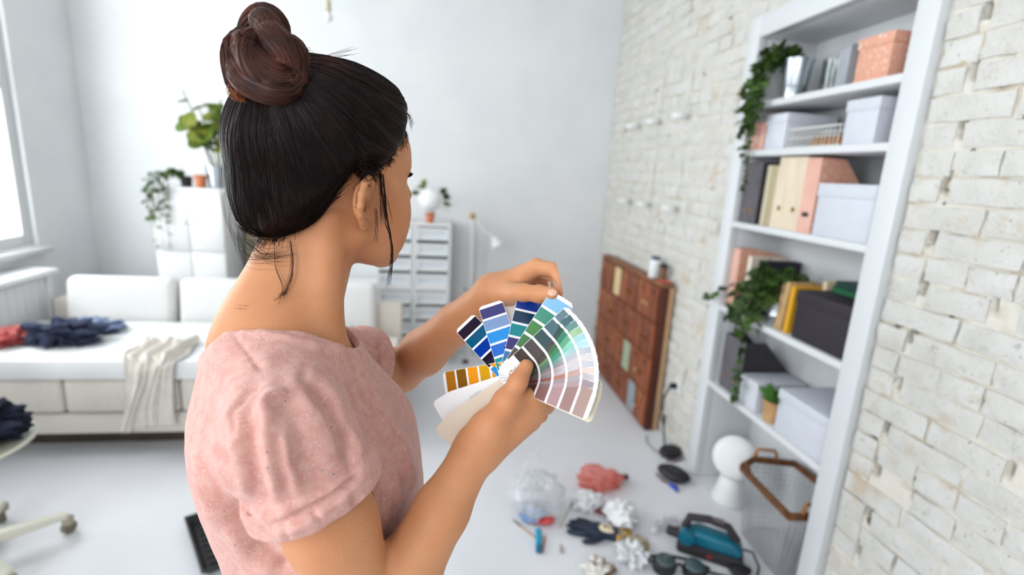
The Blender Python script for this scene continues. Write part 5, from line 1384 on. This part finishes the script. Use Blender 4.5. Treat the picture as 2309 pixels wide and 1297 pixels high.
# soft hairline: fine hairs leaving the skin along the edge of the hair
bmsh = body_obj.data; bco = np.empty(len(bmsh.vertices)*3, np.float32); bmsh.vertices.foreach_get('co', bco); bco = bco.reshape(-1, 3) + PL
bfa = np.empty(len(bmsh.loops), np.int32); bmsh.loops.foreach_get('vertex_index', bfa); bfa = bfa.reshape(-1, 4)
hm = np.linalg.norm(bco-HC, axis=1) < .17; keep = hm[bfa].all(1)
bvb = BVHTree.FromPolygons([tuple(p) for p in bco], [tuple(q) for q in bfa[keep]])
edge = []
for i in range(2600):
    al = hrng.uniform(0, math.pi)*hrng.choice([-1, 1]); z = np.interp(abs(al), _al, _zb) + hrng.normal(.006, .007)
    rad_ = .10
    o_ = V(.16*math.cos(al), .16*math.sin(al), z); c_ = V(-.01, 0, z*.8)
    q = bvb.ray_cast(Vector(hl(*o_)), Vector(HR @ (c_-o_)).normalized(), .2)
    if q[0] is None: continue
    p = q[0]; path = [p - q[1]*.0005]; ln = hrng.uniform(.004, .0075); sw_ = hrng.normal(0, .25)
    for k in range(7):
        h_ = bvh.find_nearest(p); nrm = q[1] if k < 2 else h_[1]
        d_ = Vector(B_w)-p; d_ = (d_ - nrm*d_.dot(nrm)).normalized(); d_ = d_ + nrm.cross(d_)*sw_
        p = p + d_.normalized()*ln + nrm*.0006
        s_ = bvb.find_nearest(p)
        if s_[0] is not None and (p-s_[0]).dot(s_[1]) < .0004: p = s_[0] + s_[1]*.0006
        h_ = bvh.find_nearest(p)
        if (p-h_[0]).dot(h_[1]) < .0003: p = h_[0] + h_[1]*.0005
        path.append(p)
    edge.append([tuple(v) for v in path])
P1, F1 = strands_mesh(edge, hrng.uniform(.00012, .00026, len(edge))); quads('hairline_strands', P1-PL, F1, HAIR, person, kind='stuff')
# bun: thick twisted locks, each a core with strands wound along it
def smooth_path(pts, n):
    pts = np.array(pts); m = len(pts); t = np.linspace(0, m-1, n); out = []
    for u in t:
        i = min(int(u), m-2); f_ = u-i
        p0, p1, p2, p3 = pts[max(i-1, 0)], pts[i], pts[i+1], pts[min(i+2, m-1)]
        out.append(.5*((2*p1)+(-p0+p2)*f_+(2*p0-5*p1+4*p2-p3)*f_**2+(-p0+3*p1-3*p2+p3)*f_**3))
    return np.array(out)
bun_c = A(600, 130, .60)
LOCKS = [
 ([A(640, 215, .60), A(560, 205, .585), A(537, 150, .58), A(540, 108, .59), A(572, 92, .60), A(612, 104, .61)], .0175),
 ([A(610, 222, .60), A(665, 190, .588), A(668, 140, .59), A(655, 110, .60), A(622, 104, .605)], .0160),
 ([A(560, 100, .60), A(570, 58, .598), A(596, 36, .598), A(622, 54, .598), A(632, 92, .60)], .0145),
 ([A(545, 90, .575), A(570, 130, .560), A(610, 165, .556), A(655, 175, .565), A(676, 150, .58)], .0165),
 ([A(530, 150, .57), A(560, 185, .558), A(610, 205, .556), A(650, 205, .565), A(672, 190, .59)], .0150),
 ([A(600, 70, .575), A(630, 100, .560), A(655, 130, .562), A(665, 170, .57)], .0170),
 ([A(580, 85, .572), A(565, 115, .560), A(580, 160, .553), A(620, 190, .556)], .0165),
 ([A(535, 140, .60), A(548, 105, .63), A(600, 94, .645), A(650, 110, .635), A(668, 150, .615), A(640, 205, .62)], .0170),
 ([A(585, 45, .585), A(605, 60, .575), A(612, 95, .570)], .0150)]
bun = None
f = Field(bun_c-.085, bun_c+.085, .0022)
f.ell(bun_c + V(0, .005, -.004), (.038, .036, .040), k=.004); f.cone(B_w, bun_c, .022, .028, k=.008)
for pts, r in LOCKS:
    pp = smooth_path(pts, 14)
    f.chain(list(pp), list(r*.93*np.interp(np.linspace(0, 1, 14), [0, .15, .85, 1], [.7, 1, 1, .7])), k=.0012)
Pb, Fb = f.mesh(); Pb = relax(Pb, Fb, 1, .4); bun = quads('hair_bun', Pb-PL, Fb, HAIR_B, person); bun['label'] = 'auburn-brown top-knot bun'
paths = []; rad = []
for pts, r in LOCKS:
    pp = smooth_path(pts, 18); t = np.gradient(pp, axis=0); t /= np.linalg.norm(t, axis=1)[:, None]
    u = np.cross(t, np.array([.2, .9, .3])); u /= np.linalg.norm(u, axis=1)[:, None]; w_ = np.cross(t, u)
    tp_ = np.interp(np.linspace(0, 1, 18), [0, .15, .85, 1], [.7, 1, 1, .7])
    for q in range(190):
        a0 = hrng.uniform(0, 6.28); tw = hrng.normal(.9, .4); rr = r*hrng.uniform(.90, 1.02)
        an = a0 + tw*np.linspace(0, 1, 18)
        paths.append(pp + (u*np.cos(an)[:, None] + w_*np.sin(an)[:, None])*(rr*tp_)[:, None]); rad.append(hrng.uniform(.0003, .0007))
P1, F1 = strands_mesh(paths, rad); quads('bun_strands', P1-PL, F1, HAIR_B, person, kind='stuff')
# loose wisps, curls under the bun, side strands and nape hair
def wisp(pts, n, spread, r, material, name='loose_strand', K=20):
    base = smooth_path(pts, K); out = []
    for q in range(n):
        o0, o1 = hrng.normal(0, spread, 3), hrng.normal(0, spread*1.6, 3)
        out.append(base + np.linspace(0, 1, K)[:, None]*o1 + (1-np.linspace(0, 1, K))[:, None]*o0*.6)
    P1, F1 = strands_mesh(out, hrng.uniform(r*.7, r*1.2, n)); return quads(name, P1-PL, F1, material, person)
wisp([A(862, 385, .668), A(868, 440, .662), A(872, 490, .664), A(880, 530, .675), A(884, 580, .69), A(878, 640, .69)], 10, .0010, .0003, HAIR)
wisp([A(856, 380, .665), A(860, 420, .66), A(866, 460, .66), A(872, 505, .664)], 26, .0024, .0003, HAIR)
wisp([A(868, 500, .66), A(885, 560, .68), A(872, 650, .69)], 5, .0010, .0003, HAIR)
wisp([A(848, 470, .655), A(850, 515, .66), A(848, 550, .665)], 6, .002, .0002, HAIR)
wisp([A(655, 545, .63), A(660, 590, .625), A(652, 640, .62), A(620, 680, .615), A(560, 693, .61), A(540, 690, .61)], 14, .0020, .00022, HAIR_B)
wisp([A(620, 550, .63), A(622, 600, .62), A(640, 650, .615), A(632, 690, .61)], 7, .002, .00018, HAIR_B)
wisp([A(560, 545, .63), A(600, 575, .625), A(660, 570, .625)], 18, .004, .0002, HAIR)
wisp([A(535, 520, .64), A(560, 585, .635), A(640, 585, .625)], 14, .004, .00018, HAIR)
wisp([A(520, 440, .65), A(520, 520, .65), A(545, 570, .65), A(580, 590, .64)], 5, .002, .00015, HAIR)
wisp([A(505, 330, .65), A(498, 420, .655), A(512, 500, .655), A(545, 560, .65)], 4, .002, .00014, HAIR)
for (pts, n) in (([A(560, 165, .575), A(525, 180, .57), A(520, 205, .572), A(545, 222, .575), A(580, 205, .572)], 26), ([A(600, 190, .565), A(550, 190, .558), A(535, 215, .562), A(565, 228, .57), A(600, 215, .57)], 22), ([A(570, 200, .57), A(560, 225, .575), A(566, 252, .58)], 16)):
    wisp(pts, n, .0018, .0005, HAIR_G)
wisp([A(745, 138, .63), A(715, 150, .61), A(680, 175, .595), A(630, 210, .58)], 34, .0032, .0004, HAIR_G)
wisp([A(690, 175, .60), A(720, 140, .61), A(770, 125, .63), A(800, 120, .64)], 8, .0025, .00025, HAIR_B)
wisp([A(680, 120, .59), A(700, 110, .59), A(700, 130, .59)], 5, .002, .0003, HAIR_B)
wisp([A(900, 240, .70), A(918, 260, .71), A(920, 285, .71)], 14, .0030, .0003, HAIR)
wisp([A(885, 290, .70), A(900, 320, .70), A(880, 345, .695)], 14, .004, .0003, HAIR)
# eyes, brows, lashes, nails
EYEW = mat('eye_white', srgb(236, 230, 226), .2); IRIS = mat('brown_iris', srgb(52, 34, 26), .15)
for s in (-1, 1):
    e = MB().blob((0, 0, 0), (.0122, .0122, .0122), 1, 0, 1, 24, 16).build('eye', EYEW, person, smooth=True); e.location = hl(.0745, s*.0315, .0175)-PL
    ir = MB().lathe([(.0008, .0112), (.0048, .0108), (.0054, .0098)], 20, m=Matrix(HR.tolist()).to_4x4() @ Matrix.Rotation(math.pi/2, 4, 'Y'), closed=True).build('iris', IRIS, e, smooth=True)
    wis = []
    for k in range(34):
        u = k/33; b = V(.0865-.010*u*u, s*(.018+.030*u), .0225)
        wis.append(smooth_path([hl(*b), hl(*(b+V(.005, s*(.001+.003*u), .001))), hl(*(b+V(.009, s*(.002+.006*u), .006)))], 6))
    P1, F1 = strands_mesh(wis, np.full(len(wis), .00028)); quads('eyelashes', P1-PL, F1, HAIR, person)
    wis = []
    for k in range(120):
        u = hrng.random(); b = V(.0975-.019*u**1.6, s*(.012+.036*u), .040+.007*math.sin(u*2.4)+hrng.normal(0, .0016))
        q = bvh.find_nearest(Vector(hl(*b)))
        wis.append(smooth_path([hl(*b), hl(*(b+V(-.001, s*.004, .0015))), hl(*(b+V(-.0035, s*.008, .001)))], 5))
    P1, F1 = strands_mesh(wis, np.full(len(wis), .0003)); quads('eyebrow', P1-PL, F1, HAIR, person)
MB().blob((0, 0, 0), (.0055, .0150, .0082), 1, .02, 1, 24, 14, m=Matrix.Translation(Vector(hl(.0975, 0, -.0575)-PL)) @ Matrix(HR.tolist()).to_4x4()).build('lips', mat('lip_skin', srgb(196, 116, 104), .4, sss=.15), person, smooth=True)
NAIL = mat('fingernail', srgb(228, 170, 150), .25, coat=.3)
def nail(p, toward, along, size):
    n = Vector(toward).normalized(); a = Vector(along); a = (a - n*a.dot(n)).normalized(); b = n.cross(a)
    m4 = Matrix(((a.x, b.x, n.x, p[0]), (a.y, b.y, n.y, p[1]), (a.z, b.z, n.z, p[2]), (0, 0, 0, 1)))
    MB().blob((0, 0, 0), (size*.62, size*.46, size*.13), 1, 0, 1, 20, 12, m=Matrix.Translation(-Vector(PL)) @ m4).build('fingernail', NAIL, person, smooth=True)
cv = lambda p: npv(Vector((0, 0, CAMH))) - p
nail(LH['th3'] + .0070*cv(LH['th3'])/np.linalg.norm(cv(LH['th3'])) + V(0, 0, .001), cv(LH['th3']) + V(0, 0, .1), LH['th3']-LH['th2'], .0100)

# ---------------------------------------------------------------- colour fan deck
PV = A(1157, 843, .630)
deck = thing('colour_fan_deck', 'fanned-out paint colour swatch deck held in both hands', 'swatch deck', tuple(PV))
PAPERC = mat('gloss_card_white', srgb(238, 238, 240), .22, spec=.5)
LN, WD = .117, .0345
def sw(c): return mat('swatch_%d_%d_%d' % c, srgb(*c), .16, spec=.5, coat=.25)
def deck_end(px, py, sign=1):
    lo, hi = 0.0, .11
    base = .630
    if np.linalg.norm(A(px, py, base)-PV) >= LN: return A(px, py, base)
    for _ in range(40):
        m = (lo+hi)/2
        if np.linalg.norm(A(px, py, base+sign*m)-PV) < LN: lo = m
        else: hi = m
    return A(px, py, base+sign*lo)
def strip(end, layer, cols, bend=0.0, name='strip', m=None, w=WD, L=None, roll=0.0, taper=1.0, swatch_gap=.0016, start=.008):
    e = end-PV; L = L or np.linalg.norm(e); el = e/np.linalg.norm(e)
    n = cv(PV + e*.5); n -= el*(n@el); n /= np.linalg.norm(n)
    ew = np.cross(n, el); c, s_ = math.cos(roll), math.sin(roll)
    n2 = n*c + ew*s_; ew = np.cross(n2, el); n = n2
    def pt(u, v, hgt=0):                       # u along 0..1, v across -.5...5
        x = u*L; y = v*w*(taper + (1-taper)*min(1, max(0, u)/.75))
        b = bend*u*u
        return el*(x - abs(b)*.15*u) + ew*y + n*(b*.4 - layer*.00065 + hgt)
    K = 12; cr = .004
    rows = []
    for i in range(K+1):
        u = -.035 + 1.035*i/K
        vv = .5
        rows.append((u, vv))
    rows[-1] = (1.0, .5 - cr/w); rows.insert(-1, (1-cr/L, .5))
    Vv = []; Ff = []
    th = .00035
    for h_ in (0, -th):
        for (u, vv) in rows: Vv += [tuple(pt(u, -vv, h_)), tuple(pt(u, vv, h_))]
    R_ = len(rows)
    for i in range(R_-1):
        a = 2*i; Ff.append((a, a+1, a+3, a+2)); b = 2*R_+a; Ff.append((b, b+2, b+3, b+1))
        Ff.append((a, a+2, b+2, b)); Ff.append((a+1, b+1, b+3, a+3))
    Ff.append((0, 2*R_, 2*R_+1, 1)); a = 2*(R_-1); Ff.append((a, a+1, 2*R_+a+1, 2*R_+a))
    so = MB().add(Vv, Ff).build(name, m or PAPERC, deck, smooth=True, ang=30)
    if cols:
        u0, u1 = 1-.0055/L, start/L; n_ = len(cols); g_ = swatch_gap*2.2/L
        for k, c_ in enumerate(cols):
            a = u0 - (u0-u1)*k/n_; b = u0 - (u0-u1)*(k+1)/n_ + g_
            q = []; f_ = []
            for i in range(5):
                u = a+(b-a)*i/4; q += [tuple(pt(u, -.487, .00012)), tuple(pt(u, .487, .00012))]
                if i: f_.append((2*i-2, 2*i-1, 2*i+1, 2*i))
            MB().add(q, f_).build('swatch', sw(c_), so, smooth=True)
    return so
LAY = 0
COVER_IMG = mat('cover_wood_print', srgb(226, 214, 198), .35, col2=srgb(206, 190, 170), scale=40, stretch=(3, 3, 10))
o = strip(deck_end(1022, 988), -3, None, 0, 'cover', mat('cover_white', srgb(236, 232, 230), .35, col2=srgb(222, 206, 188), scale=9, lo=.45, hi=.62), w=.050, L=.126, taper=.14)
o = strip(deck_end(1000, 938), -2, None, 0, 'cover', mat('cover_plain', srgb(240, 238, 238), .35), w=.046, L=.121, taper=.14)
strip(deck_end(1002, 868), -1, [(176, 112, 16), (134, 86, 10), (240, 152, 16), (214, 160, 20), (236, 150, 24)], 0, start=.012)
strip(deck_end(1047, 727), 0, [(30, 26, 46), (6, 84, 122), (4, 52, 152), (24, 16, 42), (24, 132, 206)], 0)
strip(deck_end(1105, 684), 1, [(50, 46, 112), (120, 148, 192), (4, 138, 220), (6, 100, 200), (0, 140, 152)], 0)
strip(deck_end(1150, 690), 1.5, None, 0)
strip(deck_end(1197, 668), 2, [(10, 52, 142), (10, 54, 84), (2, 132, 140), (58, 48, 110), (52, 112, 170)], 0)
strip(deck_end(1271, 668), 3, [(126, 182, 220), (52, 134, 112), (62, 124, 60), (58, 112, 62), (74, 64, 48)], .02)
ST = [[(120, 150, 160), (96, 132, 140), (70, 100, 104), (96, 88, 86), (84, 76, 72)], [(90, 124, 132), (66, 98, 92), (92, 88, 86), (88, 80, 76), (76, 68, 62)], [(120, 170, 160), (70, 150, 120), (80, 124, 90), (86, 84, 80), (70, 64, 60)],
      [(150, 190, 140), (96, 176, 130), (66, 140, 96), (120, 150, 110), (80, 90, 70)], [(126, 190, 196), (104, 196, 170), (70, 156, 130), (90, 130, 110), (80, 90, 84)], [(150, 200, 206), (140, 190, 190), (110, 160, 150), (100, 120, 110), (80, 84, 80)],
      [(170, 176, 184), (160, 160, 170), (150, 146, 154), (140, 130, 136), (110, 100, 104)], [(196, 186, 190), (188, 176, 180), (176, 160, 164), (160, 146, 150), (120, 106, 108)], [(176, 176, 186), (186, 178, 186), (182, 170, 176), (150, 136, 140), (112, 96, 98)],
      [(216, 190, 180), (200, 160, 148), (196, 130, 110), (150, 96, 84), (110, 60, 54)], [(200, 190, 196), (186, 176, 184), (176, 160, 166), (160, 140, 144), (120, 88, 84)], [(170, 156, 160), (190, 166, 170), (196, 170, 176), (150, 120, 122), (104, 60, 58)],
      [(190, 160, 150), (176, 140, 136), (196, 156, 160), (150, 108, 106), (96, 50, 48)]]
n_ = len(ST)
for k, cols_ in enumerate(ST):
    cols_ = [tuple(int(q*(.80 if k < 3 else .88)) for q in c_) for c_ in cols_]
    a = math.radians(-42 + 64*(k/(n_-1))**.95)
    L_px = 186 - 8*(k/(n_-1))
    strip(deck_end(1157 + L_px*math.cos(a), 843 + L_px*math.sin(a), -1), 4+k, cols_, -.030 + .002*k, start=.014)
for k in range(4):
    a = math.radians(14 + 3.0*k)
    strip(deck_end(1157 + 186*math.cos(a), 843 + 186*math.sin(a), -1), 18+k, None, -.02, 'back_card', mat('cream_card_edge', srgb(224, 214, 190), .5))
el_ = deck_end(1000, 938)-PV; el_ /= np.linalg.norm(el_); nn_ = cv(PV); nn_ -= el_*(nn_@el_); nn_ /= np.linalg.norm(nn_); ew_ = np.cross(nn_, el_)
for k, (hh_, du) in enumerate([(.0035, 0), (.0035, .0022), (.0055, .0048), (.0032, .007), (.0055, .0094), (.0032, .0125), (.0050, .015), (.0030, .0172)]):
    b0 = el_*(.050 + du) - ew_*.004 + nn_*.0016
    MB().add([tuple(b0), tuple(b0 + el_*.0008), tuple(b0 + el_*.0008 + ew_*hh_), tuple(b0 + ew_*hh_)], [(0, 1, 2, 3)]).build('lettering', mat('grey_print', srgb(176, 172, 172), .5), deck)
nv = npv(cv(PV)/np.linalg.norm(cv(PV)))
q4 = Vector(nv).to_track_quat('Z', 'Y').to_matrix().to_4x4()
MB().lathe([(.0008, .0065), (.0022, .0068), (.0048, .0050), (.0050, .0030), (.0035, .0028)], 20, m=q4).build('rivet', CHROME, deck, smooth=True, ang=50)
MB().lathe([(.001, -.018), (.0062, -.018), (.0062, .0028), (.001, .0028)], 20, m=q4).build('post', mat('cream_post', srgb(226, 220, 208), .4), deck, smooth=True, ang=35)

MB().tube([A(487, 730, .672)-PL*0, A(492, 708, .685), A(506, 688, .70), A(524, 668, .715)], .0045, 8, flat=.4).build('neck_trim', mat('dark_red_trim', srgb(150, 52, 48), .8, col2=srgb(190, 96, 84), scale=60), None, smooth=True)
_o = bpy.data.objects['neck_trim']; _o.parent = person; _o.matrix_parent_inverse = Matrix.Translation(-Vector(PL)); _o['label'] = 'dark red trim at the back of the neckline'
